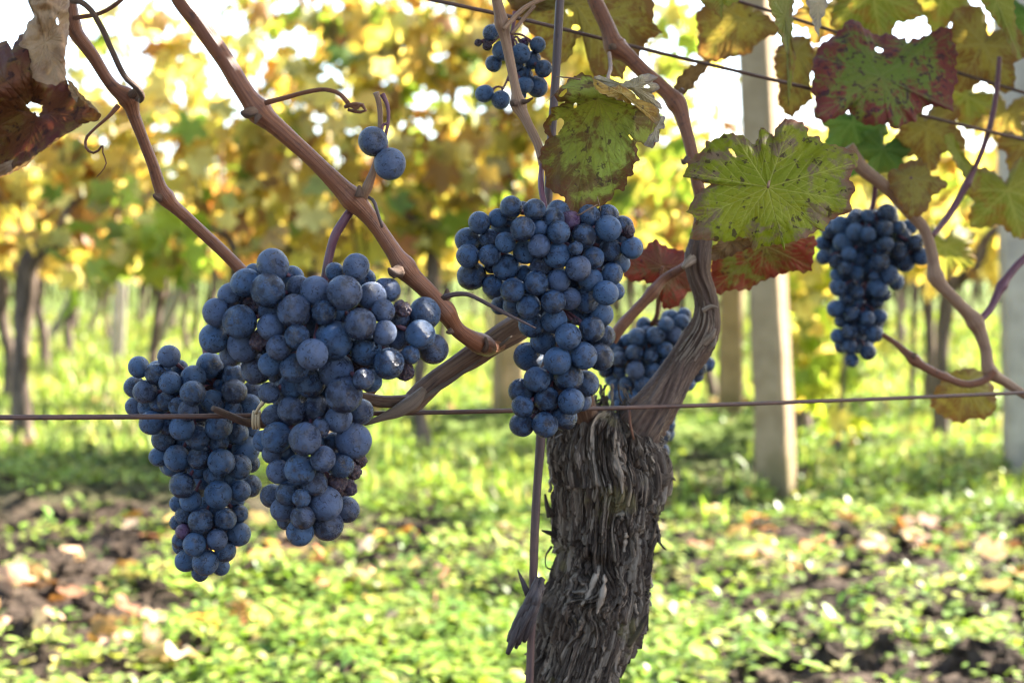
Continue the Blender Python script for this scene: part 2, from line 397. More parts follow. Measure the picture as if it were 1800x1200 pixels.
WEED_PAL = [(.15, .24, .035), (.22, .31, .05), (.10, .17, .028), (.30, .36, .08), (.36, .36, .12)]
def make_weeds():
    n = 21000
    y = 1.9 + 5.6*rng.random(n)**1.2; x = (rng.random(n)*2-1) * (.36*y + 1.2)
    keep = (weed_density(x, y) > rng.random(n)*.6 + .02) | (rng.random(n) < .10)
    x, y = x[keep], y[keep]
    m = rng.integers(6, 13, len(x)); k = np.repeat(np.arange(len(x)), m); N = len(k)
    size = np.repeat(.7 + .6*rng.random(len(x)), m)
    rad = .036*np.sqrt(rng.random(N))*size; an = rng.random(N)*2*np.pi
    X = x[k] + rad*np.cos(an); Y = y[k] + rad*np.sin(an)
    hgt = np.repeat(.012 + .045*rng.random(len(x))**1.6, m) * (.3 + .7*rng.random(N))
    P = np.stack([X, Y, ground_h(X, Y) + hgt], -1)
    L = (.012 + .017*rng.random(N))*size; Wd = L*(.55 + .3*rng.random(N))
    base = pick(WEED_PAL, [3, 3, 2, 1.5, .5], len(x), .2)[k]
    col = np.clip(base*(1 + .12*rng.standard_normal((N, 1))), .01, .7)
    V, f, c = leaf_cards(P, an - np.pi/2 + .6*rng.standard_normal(N), .35*rng.standard_normal(N) + .25, L, Wd, col)
    o = put('weeds', mesh_data('weeds', V, f, M_WEED, col=c)); tag(o, 'low leafy green weeds covering the soil between the vine rows', 'weeds', kind='stuff')
make_weeds()
def make_clods():
    n = 7000; y = 1.95 + 5*rng.random(n)**1.3; x = (rng.random(n)*2-1)*(.36*y+.8)
    k = weed_density(x, y) < .25 + .5*rng.random(n)*(rng.random(n) < .35); x, y = x[k], y[k]; N = len(x)
    nu, nv = 8, 5; t, p = np.meshgrid(np.linspace(0, 2*np.pi, nu, endpoint=False), np.linspace(.05, np.pi-.05, nv)); d = np.stack([np.sin(p)*np.cos(t), np.sin(p)*np.sin(t), np.cos(p)], -1).reshape(-1, 3)
    sz = .006 + .022*rng.random(N)**2.5
    V = d[None]*sz[:, None, None]*(1+.30*rng.standard_normal((N, nu*nv, 1)))*(np.array([1, 1, .7])*(1+.25*rng.standard_normal((N, 1, 3)))) + np.stack([x, y, ground_h(x, y)+sz*.3], -1)[:, None]
    i = np.arange(nv-1)[:, None]*nu; j = np.arange(nu)[None]; j2 = (j+1) % nu; Q = np.stack([i+j, i+nu+j, i+nu+j2, i+j2], -1).reshape(-1, 4)
    Q = (Q[None] + (np.arange(N)*nu*nv)[:, None, None]).reshape(-1, 4)
    o = put('soil_clods', mesh_data('soil_clods', V.reshape(-1, 3), Q, M_SOIL, smooth=False)); tag(o, 'dark crumbly clods of dug soil between the weeds', 'soil', kind='stuff')
make_clods()
def make_grass():
    n = 52000
    y = 2.6 + 19*rng.random(n)**1.5; x = (rng.random(n)*2-1)*(.36*y + 1.5)
    d = fbm(x*.9, y*.9, 0, 31, 3)*1.3 + .35 + .12*np.clip(y-4, 0, 4) + np.minimum(weed_density(x, y), 0)*np.clip((9-y)/3, 0, 1) - 1.1*np.clip((4.4-y)/1.0, 0, 1)
    keep = d > rng.random(n)*.8; x, y = x[keep], y[keep]; N = len(x)
    sc = 1 + .10*np.clip(y-3, 0, 14)
    L = (.03 + .05*rng.random(N))*np.minimum(sc, 1.6); Wd = (.004 + .004*rng.random(N))*sc
    lean = .35*rng.standard_normal(N); yaw = rng.random(N)*6.283
    dx, dy = np.cos(yaw), np.sin(yaw); z = ground_h(x, y)
    b = np.stack([x, y, z-.004], -1); sv = np.stack([-dy, dx, 0*dx], -1)*Wd[:, None]
    mid = b + np.stack([dx*L*.18*lean, dy*L*.18*lean, L*.6], -1); tip = b + np.stack([dx*L*lean, dy*L*lean, L], -1)
    V = np.stack([b-sv, b+sv, mid+sv*.8, mid-sv*.8, tip], 1).reshape(-1, 3); o5 = (np.arange(N)*5)[:, None]
    Q = np.array([[0, 1, 2, 3]]) + o5; T = np.array([[3, 2, 4]]) + o5
    col = pick([(.15, .23, .035), (.23, .31, .06), (.32, .36, .11), (.38, .35, .16)], [2, 3, 2.5, 1.5], N)
    o = put('grass', mesh_data('grass', V, [T, Q], M_GRASS, col=np.repeat(col, 5, 0))); tag(o, 'short bright green grass in the lanes between vine rows', 'grass', kind='stuff')
make_grass()

# -------- a small lobed vine leaf for everything out of focus (17 vertices)
_lobe_a = np.radians([0, 14, 27, 42, 57, 72, 88, 108, 128, 150, 172, 188, 210, 232, 252, 272, 288, 303, 318, 333, 346])
_lobe_r = np.array([1.0, .80, .62, .80, .96, .78, .58, .82, .72, .66, .18, .18, .66, .72, .82, .58, .78, .96, .80, .62, .80])
NB = len(_lobe_a) + 1
def bg_leaves(P, size, dirs_yaw, tilt, roll, col, curl):
    """P petiole ends; blade hangs along -Y local then rotated"""
    n = len(P); a = _lobe_a[None]; r = _lobe_r[None]*(1+.10*rng.standard_normal((n, len(_lobe_r))))
    lx = np.concatenate([np.zeros((n, 1)), r*np.sin(a)], 1)*size[:, None]*.62; ly = np.concatenate([np.zeros((n, 1)), r*np.cos(a)], 1)*size[:, None]*.62
    lz = -curl[:, None]*(lx**2 + .6*ly**2)/size[:, None] + .04*size[:, None]*rng.standard_normal((n, NB))
    def rot(u, v, t): c, s = np.cos(t)[:, None], np.sin(t)[:, None]; return u*c - v*s, u*s + v*c
    lx, lz = rot(lx, lz, roll); ly, lz = rot(ly, lz, tilt); lx, ly = rot(lx, ly, dirs_yaw)
    V = np.stack([lx, ly, lz], -1) + P[:, None]
    j = np.arange(1, NB); T = np.stack([np.zeros(NB-1, int), j, np.roll(j, -1)], -1)
    T = (T[None] + (np.arange(n)*NB)[:, None, None]).reshape(-1, 3)
    return V.reshape(-1, 3), T, np.repeat(col, NB, 0)

FOL_PAL = [(.54, .43, .12), (.63, .55, .19), (.45, .39, .11), (.33, .32, .09), (.19, .27, .05), (.29, .165, .055), (.43, .28, .11), (.33, .15, .05), (.57, .50, .22)]
PAL_W = {'gold': [4, 5.5, 4, 2.5, 1.2, 1.8, 1.6, .3, 2.5], 'green': [1, 1.5, 3, 4, 7, .8, .6, .1, .8], 'mixed': [2.5, 3, 3, 3, 3, 2.5, 1.5, .4, 1.5], 'brown': [3, 3, 3, 2, .6, 4, 3.2, .8, 1.8], 'bright': [4, 8, 2, 2, 3, .8, .8, .2, 2]}
def hang(n):
    """orientation of hanging leaves: tips down, faces mostly outward"""
    return rng.random(n)*6.283, -R(62) + .45*rng.standard_normal(n), .5*rng.standard_normal(n)
def foliage_mesh(name, n, span, z0, z1, thick, kind, top=.25, size=(.07, .13)):
    x = (rng.random(n)*2-1)*span; u = rng.random(n)
    z = z0 + (z1-z0)*u**.9
    zl = z1 - .22*(fbm(x*3, 0*x, 0, rng.integers(99), 2)+.5)              # uneven top
    tall = rng.random(n) < top*.35; z = np.where(tall, zl + rng.random(n)*.35, np.minimum(z, zl + .05*rng.standard_normal(n)))
    y = thick*rng.standard_normal(n)*np.where(tall, .5, 1)
    clump = fbm(x*5, z*5, y*3, rng.integers(99), 2)
    keep = clump > -.14 - .14*rng.random(n); x, y, z, clump = x[keep], y[keep], z[keep], clump[keep]; N = len(x)
    s = size[0] + (size[1]-size[0])*rng.random(N)
    yaw, tilt, roll = hang(N)
    col = pick(FOL_PAL, PAL_W[kind], N, .16)
    V, T, c = bg_leaves(np.stack([x, y, z], -1), s, yaw, tilt, roll, col, .5 + 1.0*rng.random(N))
    return mesh_data(name, V, T, M_FOL, col=c, smooth=True)
def bent_trunk(name, pts, r0, mat=None):
    A = catmull(np.array([(*p, r) for p, r in pts]), 40); mb = MB()
    V, Q, T, uv = tube_geo(A[:, :3], A[:, 3]*1., 10, lambda th, l, rr: rr*.22*fbm(np.cos(th)*1.5 + 0*l, np.sin(th)*1.5 + 0*l, l*9, r0, 3))
    mb.add(V, [Q, T]); return mb.data(name, mat or M_BARK2)
def shoots_mesh(name, n, z1):
    mb = MB()
    for i in range(n):
        x0 = (rng.random()*2-1)*.42; hgt = .35 + .4*rng.random()
        p = np.array([[x0, .03*rng.standard_normal(), .72], [x0 + .06*rng.standard_normal(), .05*rng.standard_normal(), .72+hgt*.5], [x0 + .12*rng.standard_normal(), .08*rng.standard_normal(), .72+hgt]])
        A = catmull(p, 8); V, Q, T, uv = tube_geo(A, np.linspace(.005, .0025, 8), 5); mb.add(V, [Q, T])
    return mb.data(name, M_BARK2)
TRUNKS = [
    bent_trunk('trunk', [((0, 0, -.05), .040), ((-.01, 0, .25), .026), ((.005, .01, .5), .027), ((.03, 0, .66), .030), ((.11, .01, .73), .030), ((.16, 0, .86), .018), ((.25, 0, .93), .010)], 3),
    bent_trunk('trunk', [((0, 0, -.05), .042), ((.02, .01, .22), .030), ((-.015, 0, .45), .028), ((-.03, 0, .64), .034), ((-.12, 0, .72), .020), ((-.24, 0, .75), .012)], 5),
    bent_trunk('trunk', [((0, 0, -.05), .034), ((.05, .0, .2), .024), ((.03, .02, .45), .022), ((.0, 0, .66), .026), ((.02, 0, .80), .014), ((.12, 0, .86), .010)], 8)]
FOLS = {}
for kd in ('gold', 'green', 'brown', 'bright'):
    FOLS[kd] = [foliage_mesh('foliage', 285, .62, .67, 1.32, .15, kd) for _ in range(2)]
FOLS_FAR = [foliage_mesh('foliage', 210, .62, .66, 1.35, .14, k, size=(.10, .17)) for k in ('gold', 'brown', 'gold', 'bright')]
SHOOTS = [shoots_mesh('shoots', 7, 1.4) for _ in range(2)]

ROW_A = 4.95
def vine(x, y, kind, tv, label, group, flip=False, zs=1., xs=1., far=False, fol=None):
    e = empty('background_vine', (x, y, 0), label, 'vine', group)
    e.scale = ((-1 if flip else 1)*xs, 1, zs)
    put('trunk', TRUNKS[tv], e)
    put('foliage', fol if fol is not None else (FOLS_FAR[rng.integers(4)] if far else FOLS[kind][rng.integers(2)]), e)
    if not far: put('shoots', SHOOTS[rng.integers(2)], e)
    return e
def gx(px, Y): return (px-900)/F*Y
# the row just beyond ours: every vine its own words
GA = 'vines in the row beyond the hanging grapes'
TALL = {k: foliage_mesh('foliage', n, .66, .74, 1.66, .2, kd, .2) for k, n, kd in (('mix', 560, 'mixed'), ('grn', 470, 'green'), ('brn', 270, 'brown'), ('yel', 400, 'bright'))}
vine(gx(-420, 5.2), 5.2, 'gold', 1, 'golden vine past the photo\'s left edge, next to the bent dark trunk', GA)
vine(gx(40, 5.3), 5.3, 'brown', 0, 'vine with a bare dark trunk that bends right under gold and brown leaves', GA, False, 1.08, 1.3)
V_LEFT = vine(gx(415, 5.0), 5.0, 'gold', 2, 'olive and gold vine behind the two left grape bunches', GA, True, .96)
vine(gx(560, 5.1), 5.1, 'gold', 1, 'vine of gold leaves with sky above it, behind the pair of lone grapes', GA, False, 1.02, fol=TALL['brn'])
vine(gx(760, 4.9), 4.9, 'brown', 2, 'tall yellow and brown vine behind the small top bunch', GA, True, 1., fol=TALL['mix'])
vine(gx(985, 5.1), 5.1, 'green', 1, 'greenest vine, tall behind the central bunch and trunk', GA, True, 1., fol=TALL['grn'])
V_BRIGHT = vine(gx(1418, 5.6), 5.6, 'bright', 1, 'bright yellow-green vine just right of the leaning weathered post', GA, True, .9)
vine(gx(1660, 5.3), 5.3, 'bright', 0, 'yellow vine behind the loose bunch at right', GA, False, .92)
vine(gx(2330, 5.0), 5.0, 'gold', 1, 'golden vine past the photo\'s right edge beside the right edge post', GA)
def sucker(px, py, Y, n, rx, rz, kind, owner):
    """a low leafy shoot from the foot of a vine"""
    c = at(px, py, Y); P = c + np.stack([rx*rng.standard_normal(n), .12*rng.standard_normal(n), rz*rng.standard_normal(n)], -1)
    yaw, tilt, roll = hang(n); V, T, cc = bg_leaves(P, .07+.05*rng.random(n), yaw, tilt, roll, pick(FOL_PAL + [(.36, .46, .06)], PAL_W[kind] + [14], n), .5+rng.random(n))
    L = np.array(owner.location); sc = np.array(owner.scale); put('low_shoot', mesh_data('low_shoot', (V-L)/sc, T, M_FOL, col=cc), owner)
sucker(1428, 590, 5.2, 90, .085, .15, 'bright', V_BRIGHT)
sucker(250, 425, 4.6, 60, .12, .09, 'green', V_LEFT)
# rows further back
row_y, r_i = 6.9, 0
ORD = ['third', 'fourth', 'fifth', 'sixth', 'seventh', 'eighth', 'ninth']
while r_i < 7:
    half = .37*row_y + 1.0; x = -half + .3*rng.random(); first = None
    while x < half:
        if r_i < 2: vine(x, row_y + .12*rng.standard_normal(), ('gold', 'brown', 'bright', 'gold')[rng.integers(4)], int(rng.integers(3)), f'blurred yellow-brown vine in the {ORD[r_i]} row back, slim dark trunk', f'vines of the {ORD[r_i]} row', bool(rng.integers(2)), .95 + .15*rng.random())
        else: vine(x, row_y + .15*rng.standard_normal(), None, int(rng.integers(3)), f'hazy golden vine far off in the {ORD[r_i]} row back', f'vines of the {ORD[r_i]} row', bool(rng.integers(2)), .95 + .15*rng.random(), far=True)
        x += .95 + .12*rng.standard_normal()
    row_y += 2.15; r_i += 1
# beyond the rows one can tell apart
def far_rows():
    mb = MB()
    for k in range(14):
        y = row_y + k*2.4; half = .38*y + 2; n = int(half*2*34)
        x = (rng.random(n)*2-1)*half; z = .62 + .75*rng.random(n); N = n
        yaw, tilt, roll = hang(N)
        V, T, c = bg_leaves(np.stack([x, y + .2*rng.standard_normal(n), z], -1), .17 + .16*rng.random(n), yaw, tilt, roll, pick(FOL_PAL, PAL_W['gold'], N), .5+rng.random(N)); mb.add(V, T, col=c)
        for xx in np.arange(-half, half, 1.0):
            p = np.array([[xx, y, -.05], [xx+.05*rng.standard_normal(), y, .35], [xx+.05*rng.standard_normal(), y, .8]])
            V, Q, T, uv = tube_geo(p, np.array([.035, .028, .022]), 5); mb.add(V, [Q, T], col=(.06, .042, .03))
    o = mb.build('distant_vines', M_FOL); tag(o, 'distant golden vine rows closing the view', 'vine rows', kind='stuff')
far_rows()

# -------- concrete posts, raking struts, thin stakes
def box_post(name, base, topv, wd, dp, mat, label, cat, group=None, yaw=.5, chamfer=.22):
    """tapered, chamfered, slightly chipped prism from base to top"""
    base = np.array(base, float); ax = np.array(topv, float) - base; L = np.linalg.norm(ax); n = max(14, int(L/.05))
    cs = []
    for sx_, sy_ in ((1, 1), (-1, 1), (-1, -1), (1, -1)):
        a = (sx_*(1), sy_*(1-chamfer)); b = (sx_*(1-chamfer), sy_*1)
        cs += [a, b] if sx_*sy_ > 0 else [b, a]
    cs = np.array(cs)*np.array([wd, dp])/2
    c, s = math.cos(yaw), math.sin(yaw); cs = cs @ np.array([[c, s], [-s, c]])
    t = np.linspace(0, 1, n)
    V = base + t[:, None, None]*ax + np.concatenate([cs, np.zeros((8, 1))], 1)[None]*(1.04-.1*t)[:, None, None]
    V = V + .0042*np.stack([fbm(V[..., 2]*7, V[..., 0]*30, V[..., 1]*30, 4, 2), fbm(V[..., 2]*7, V[..., 0]*30, V[..., 1]*30, 9, 2), 0*V[..., 0]], -1)
    i = np.arange(n-1)[:, None]*8; j = np.arange(8)[None]; j2 = (j+1) % 8
    Q = np.stack([i+j, i+j2, i+8+j2, i+8+j], -1).reshape(-1, 4)
    Vf = V.reshape(-1, 3); m = len(Vf); Vf = np.concatenate([Vf, Vf[-8:].mean(0)[None] + .004*ax/L])
    T = np.stack([np.full(8, m), m-8+np.arange(8), m-8+(np.arange(8)+1) % 8], -1)
    o = put(name, mesh_data(name, Vf - base, [Q, T], mat, smooth=False), None, base)
    return tag(o, label, cat, group)
GP = 'trellis posts'
def px_post(bx, by, tx, ty, wpx, mat, label, yaw=.5, ext=1., name='trellis_post', grp=GP, dpk=.9):
    b = ground_at(bx, by); Y = b[1]; t = at(tx, ty, Y); t = b + (t-b)*ext
    b[2] -= .06; wd = wpx*Y/F
    return box_post(name, b, t, wd, wd*dpk, mat, label, 'post', grp, yaw)
px_post(1368, 872, 1330, 62, 58, M_CONC, 'leaning weathered post with a sunlit right face, nearest post', -.58, 1.15)
px_post(1284, 738, 1287, 380, 42, M_CONC, 'grey weathered post behind the red leaf, left of the leaning post', -.2, 1.35)
px_post(1806, 850, 1784, 180, 64, M_PALE_CONC, 'thick grey weathered post at the right edge behind the shoots', -.15, 1.3)
px_post(893, 742, 893, 400, 46, M_CONC, 'shaded tan post between the two biggest grape bunches', .45, 1.2)
px_post(204, 640, 212, 480, 22, M_PALE_CONC, 'small pale post far off right of the raking strut', .5, 1.1)
GS = 'raking struts in the far rows'
def strut(x0, y0, x1, y1, wpx, label):
    b = ground_at(x0, y0); t = at(x1, y1, b[1]-.15); b[2] -= .03; wd = wpx*b[1]/F
    box_post('raking_strut', b, t, wd, wd, M_PALE_CONC, label, 'strut', GS, .4)
strut(82, 600, 178, 432, 17, 'long pale strut raking up to the right beside the dark bent trunk')
strut(92, 598, 52, 520, 13, 'short pale strut leaning left at the foot of the long one')
strut(262, 622, 322, 500, 20, 'broad pale strut raking right above the left grape bunch')
strut(150, 592, 190, 500, 12, 'thin grey strut raking right between the long one and the small post')
GK = 'thin stakes in the far rows'
def stake(x0, y0, x1, y1, wpx, label):
    b = ground_at(x0, y0); t = at(x1, y1, b[1]); t = b + (t-b)*1.25; b[2] -= .05; mb = MB()
    P = catmull(np.array([b, (b+t)/2 + [.006, 0, 0], t]), 24); V, Q, T, uv = tube_geo(P, wpx/2*b[1]/F, 8, lambda th, l, rr: rr*.2*fbm(np.cos(th), np.sin(th), l*14, 2, 2)); mb.add(V, [Q, T], uv=uv)
    tag(mb.build('vine_stake', M_ROD), label, 'stake', GK)
stake(1468, 806, 1488, 560, 11, 'dark thin stake under the loose right bunch')
stake(205, 632, 219, 470, 7, 'dark thin stake beside the small far post at left')
stake(1600, 738, 1606, 500, 9, 'dark thin stake between the loose bunch and the right post')
stake(1786, 822, 1783, 560, 13, 'short dark stake in front of the right edge post')

# -------- fallen leaves
def fallen():
    n = 1500; y = 2.0 + 6*rng.random(n)**1.3; x = (rng.random(n)*2-1)*(.36*y+.8)
    dens = fbm(x*1.4, y*1.4, 0, 51, 3) + .25*np.exp(-((y-2.75)/.5)**2) + .12*(x < 0)
    k = dens > .02 + .25*rng.random(n); x, y = x[k], y[k]; N = len(x)
    P = np.stack([x, y, ground_h(x, y) + .012 + .02*rng.random(N)], -1)
    col = pick([(.40, .22, .06), (.28, .14, .05), (.46, .31, .12), (.46, .36, .22), (.18, .09, .05), (.34, .25, .16)], [1.5, 2, 1.5, 2.5, 3, 3], N)
    V, T, c = bg_leaves(P, .035+.04*rng.random(N), rng.random(N)*6.283, .35*rng.standard_normal(N), .5*rng.standard_normal(N), col, -1+2.6*rng.random(N))
    o = put('fallen_leaves', mesh_data('fallen_leaves', V, T, M_FALLEN, col=c)); tag(o, 'scattered brown and orange fallen vine leaves on the soil', 'leaves', kind='stuff')
fallen()
def one_fallen(px, py, size, yaw, tilt, roll, col, curl, label):
    g = ground_at(px, py); g[2] = float(ground_h(np.array(g[0]), np.array(g[1]))) + .03
    V, T, c = bg_leaves(g[None], np.array([size]), np.array([yaw]), np.array([tilt]), np.array([roll]), np.array([col]), np.array([curl]))
    o = mk('fallen_leaf', V, T, M_FALLEN, col=c); tag(o, label, 'leaf', 'fallen leaves one can tell apart')
one_fallen(372, 1022, .085, .4, .5, .3, (.62, .33, .03), 1.2, 'bright orange fallen leaf right under the leftmost bunch')
one_fallen(318, 1160, .12, 2.2, .45, -.5, (.62, .50, .32), 1.6, 'large pale curled fallen leaf at the bottom edge')
one_fallen(18, 1072, .10, 1.2, .7, .8, (.40, .24, .14), 2., 'brown fallen leaf standing on edge at the left edge')
one_fallen(372, 1118, .075, 2.8, .4, .3, (.55, .28, .03), 1., 'orange fallen leaf among weeds below the orange one')
one_fallen(215, 1045, .085, 3.4, .6, -.3, (.55, .50, .22), 1.1, 'pale yellow fallen leaf on dark soil left of the leftmost bunch')
one_fallen(655, 1045, .08, .9, .4, .2, (.52, .36, .16), 1.4, 'tan fallen leaf between the big bunch and the rod')
one_fallen(450, 1000, .075, 5.1, .3, .2, (.46, .27, .10), 1.3, 'yellow-tan fallen leaf between the two left bunches')

# ================================================================== our own row
def wire_depth(px): return 1.0 / (1.515 - .000286*np.asarray(px, float))
# -------- the old vine: trunk, arms and canes
def spiral_bark(mb):
    """shaggy trunk from the ground up, displaced in long fibres, with loose strips"""
    c = np.array([(1075, 730, .868, 50), (1068, 742, .867, 120), (1061, 756, .866, 166), (1060, 778, .865, 188), (1064, 805, .865, 198), (1072, 840, .865, 196), (1068, 872, .865, 184), (1064, 905, .865, 170), (1063, 950, .865, 164), (1057, 1000, .865, 156),
                  (1050, 1050, .865, 162), (1037, 1095, .865, 170), (1020, 1150, .865, 157), (1005, 1200, .865, 150), (985, 1400, .865, 150), (955, 1800, .865, 165), (940, 2375, .865, 215)])
    P0 = at(c[:, 0], c[:, 1], c[:, 2]); r0 = c[:, 3]/2*c[:, 2]/F*.90
    A0 = catmull(np.concatenate([P0, r0[:, None]], 1), 1300)
    # fine above z=.36, coarser below the picture
    keep = (A0[:, 2] > .30) | (np.arange(len(A0)) % 5 == 0); A = A0[keep]
    P, rad = A[:, :3], A[:, 3]; n = len(P); k = 760
    T, N, B = frames(P); th = np.linspace(0, 2*np.pi, k, endpoint=False)[None]; z = P[:, 2][:, None]
    thw = th + .22*fbm(np.cos(th)*2, np.sin(th)*2, z*14, 41, 3) + .8*(z-.5)*0
    knot = np.exp(-((((th-knot_th+np.pi) % (2*np.pi))-np.pi)/.5)**2 - ((z-knot_z)/.014)**2)
    thw = thw + knot*.5*np.sin((z-knot_z)*170)
    def ring(fr, fz, sd, o=3): return fbm(np.cos(thw)*fr, np.sin(thw)*fr, z*fz + 0*thw, sd, o)
    lump = ring(1.3, 18, 42, 2); ridge = 1-2*np.abs(ring(8, 16, 43, 2)); fine = 1-2*np.abs(ring(19, 30, 44, 2)); flake = ring(12, 55, 45, 3); step = ring(5, 38, 46, 2)
    top = np.clip((z-.535)/.03, 0, 1); top = top*top*(3-2*top)
    def plates(ncol, Lz, sd, wz=.35):
        u = (thw/(2*np.pi))*ncol + (ncol/60)*(.8*fbm(np.cos(th)*3, np.sin(th)*3, z*55, sd, 3) + .7*fbm(np.cos(th)*2, np.sin(th)*2, z*18, 77, 2)) + 2.2*top*(ncol/60)*fbm(np.cos(th)*4, np.sin(th)*4, z*60, sd+1, 3); c_ = np.floor(u); fu = u-c_; ci = np.mod(c_, ncol)
        v = z/Lz + hsh(ci, ci*0+sd, ci*0, 3)*9 + wz*fbm(np.cos(th)*4, np.sin(th)*4, z*60, sd+2, 2); ro = np.floor(v); fv = v-ro
        h = hsh(ci, ro, ci*0+sd, 5); edge = np.clip((1-np.abs(2*fu-1))*2.6, 0, 1)**.7 * np.clip((1-np.abs(2*fv-1))*9, 0, 1)
        return h*edge, (.45+.55*h)*edge + .9*h*(.5-fv), hsh(ci, ro, ci*0+sd, 11)
    p1, q1, c1_ = plates(50, .044, 101, .6); p2, q2, c2_ = plates(118, .026, 131, .6); p3, q3, c3_ = plates(20, .075, 151, .6)
    rr = rad[:, None] + .0040*lump + .0030*(ridge-.35) + .0040*(q1-.4) + .0025*(q2-.35) + .0034*(q3-.4) + .0020*flake*(.5+.5*top) + .0016*top*ring(9, 70, 49, 3) + knot*.0045 - .006*np.exp(-((((th-knot_th+np.pi) % (2*np.pi))-np.pi)/.32)**2 - ((z-knot_z-.020)/.005)**2)
    plate_tone = np.clip(.75*np.maximum(c2_*.6+c1_*.4-.52, 0)*2.2*(.6+.8*fine), 0, .8)
    V = (P[:, None] + rr[..., None]*(np.cos(th)[..., None]*N[:, None] + np.sin(th)[..., None]*B[:, None])).reshape(-1, 3)
    i = np.arange(n-1)[:, None]*k; j = np.arange(k)[None]; j2 = (j+1) % k
    Q = np.stack([i+j, i+j2, i+k+j2, i+k+j], -1).reshape(-1, 4)
    uv = np.stack([np.abs(np.repeat(th/np.pi, n, 0)-1)*1.6 + 0*z, z*1.0 + 0*th], -1).reshape(-1, 2)
    Vc = np.concatenate([V, P[:1] + [0, 0, .004]]); m = len(V)
    Tt = np.stack([np.full(k, m), (np.arange(k)+1) % k, np.arange(k)], -1)
    mb.add(Vc, [Q, Tt], uv=np.concatenate([uv, [[0, .6]]]), tone=np.concatenate([plate_tone.ravel(), [0]]))
    # loose bark strips following the surface
    for s in range(190):
        th0 = rng.uniform(-1.9, 1.9) + front_th; z0 = rng.uniform(.34, .578) if s % 3 else rng.uniform(.535, .585); L = rng.uniform(.006, .030)*(1 if s % 3 else .6); wd = rng.uniform(.0006, .0019); m = 10
        if s % 9 == 0: th0 = front_th + random.choice((-1, 1))*rng.uniform(1.25, 1.75)
        t = np.linspace(0, 1, m); zz = z0 - L*t; th_ = th0 + .10*fbm(zz*30, 0*zz + s, 0, 47, 2) + .05*rng.standard_normal()*t
        ii = np.clip(np.searchsorted(-P[:, 2], -zz), 0, n-1)
        lift0, lift1 = rng.uniform(.0004, .002), rng.uniform(.0003, .0035) if s % 5 else rng.uniform(.003, .010)
        lift = lift0*(1-t)**2*rng.integers(0, 2) + lift1*t**2.2 + .0004 + .0008*fbm(t*3, t*0+s, 0, 48, 2)
        jj = (np.round((th_ % (2*np.pi))/(2*np.pi)*k).astype(int)) % k
        rs = rr[ii, jj] + lift
        d = np.cos(th_)[:, None]*N[ii] + np.sin(th_)[:, None]*B[ii]; sd = -np.sin(th_)[:, None]*N[ii] + np.cos(th_)[:, None]*B[ii]
        cen = P[ii] + d*rs[:, None]; cen[:, 2] = zz
        ww = wd*(np.minimum(1, .55+2*t)*np.minimum(1, .4+2.5*(1-t))*(1+.25*rng.standard_normal(m)))[:, None]
        a_ = cen - sd*ww; b_ = cen + sd*ww + d*(.0008*rng.standard_normal()); tk = d*.0008
        Vs = np.stack([a_, cen + d*.0006, b_, cen - tk], 1).reshape(-1, 3)
        i = np.arange(m-1)[:, None]*4; j = np.arange(4)[None]; j2 = (j+1) % 4
        mb.add(Vs, np.stack([i+j, i+j2, i+4+j2, i+4+j], -1).reshape(-1, 4), uv=np.stack([np.tile([0, .01, .02, .01], m)+rng.random(), np.repeat(zz, 4)], -1), tone=max(0., rng.normal(.18, .25)))
    return P, rad
front_th = 0.0; knot_z = float(at(1085, 1060, .83)[2]); knot_th = .25
# frames() starts with N toward -Y (the camera), so angle 0 faces the photo
vine0 = empty('grapevine', at(940, 2366, .865), 'gnarled old grapevine with shaggy grey bark, its arms and red-brown canes in front', 'vine')
mb = MB(); spiral_bark(mb)
def splinter(pts, tone=.1, k=6):
    P, r = px_path(pts); V, Q, T, uv = tube_geo(P, r, k, lambda th, l, rr: rr*.35*fbm(np.cos(th)*1.5, np.sin(th)*1.5, l*160, 61, 2)); mb.add(V, [Q, T], uv=uv, tone=tone)
# stubs and loose splinters that break the outline
for pts in ([(1150, 842, .85, 30), (1168, 842, .85, 27), (1178, 838, .85, 15), (1183, 842, .85, 3)], [(1158, 812, .855, 12), (1168, 808, .855, 7), (1176, 803, .855, 3)],
            [(1120, 1112, .845, 8), (1132, 1090, .842, 9), (1139, 1078, .84, 3)], [(1104, 1135, .845, 8), (1122, 1110, .842, 10), (1137, 1084, .84, 3)],
            [(1140, 985, .845, 7), (1150, 955, .843, 7), (1158, 935, .842, 2)], [(1142, 960, .85, 8), (1150, 930, .85, 6), (1155, 912, .85, 2)],
            [(1128, 1000, .845, 4), (1131, 1025, .842, 5), (1133, 1049, .841, 2)], [(976, 940, .86, 10), (962, 935, .855, 8), (952, 932, .853, 3)],
            [(970, 960, .86, 5), (960, 975, .857, 3), (962, 998, .857, 3), (972, 1000, .858, 4)], [(955, 1062, .85, 10), (950, 1080, .845, 12), (958, 1120, .845, 6)],
            [(968, 905, .86, 16), (962, 890, .858, 10), (958, 868, .858, 4)]): splinter(pts)
mb.build('trunk', M_BARK, vine0)
def ridged(seed, amp=.12, fr=3.5, fz=26, knots=()):
    def f(th, l, rr):
        d = rr*amp*(1-2*np.abs(fbm(np.cos(th)*fr + 0*l, np.sin(th)*fr + 0*l, l*fz, seed, 3)))
        return d
    return f
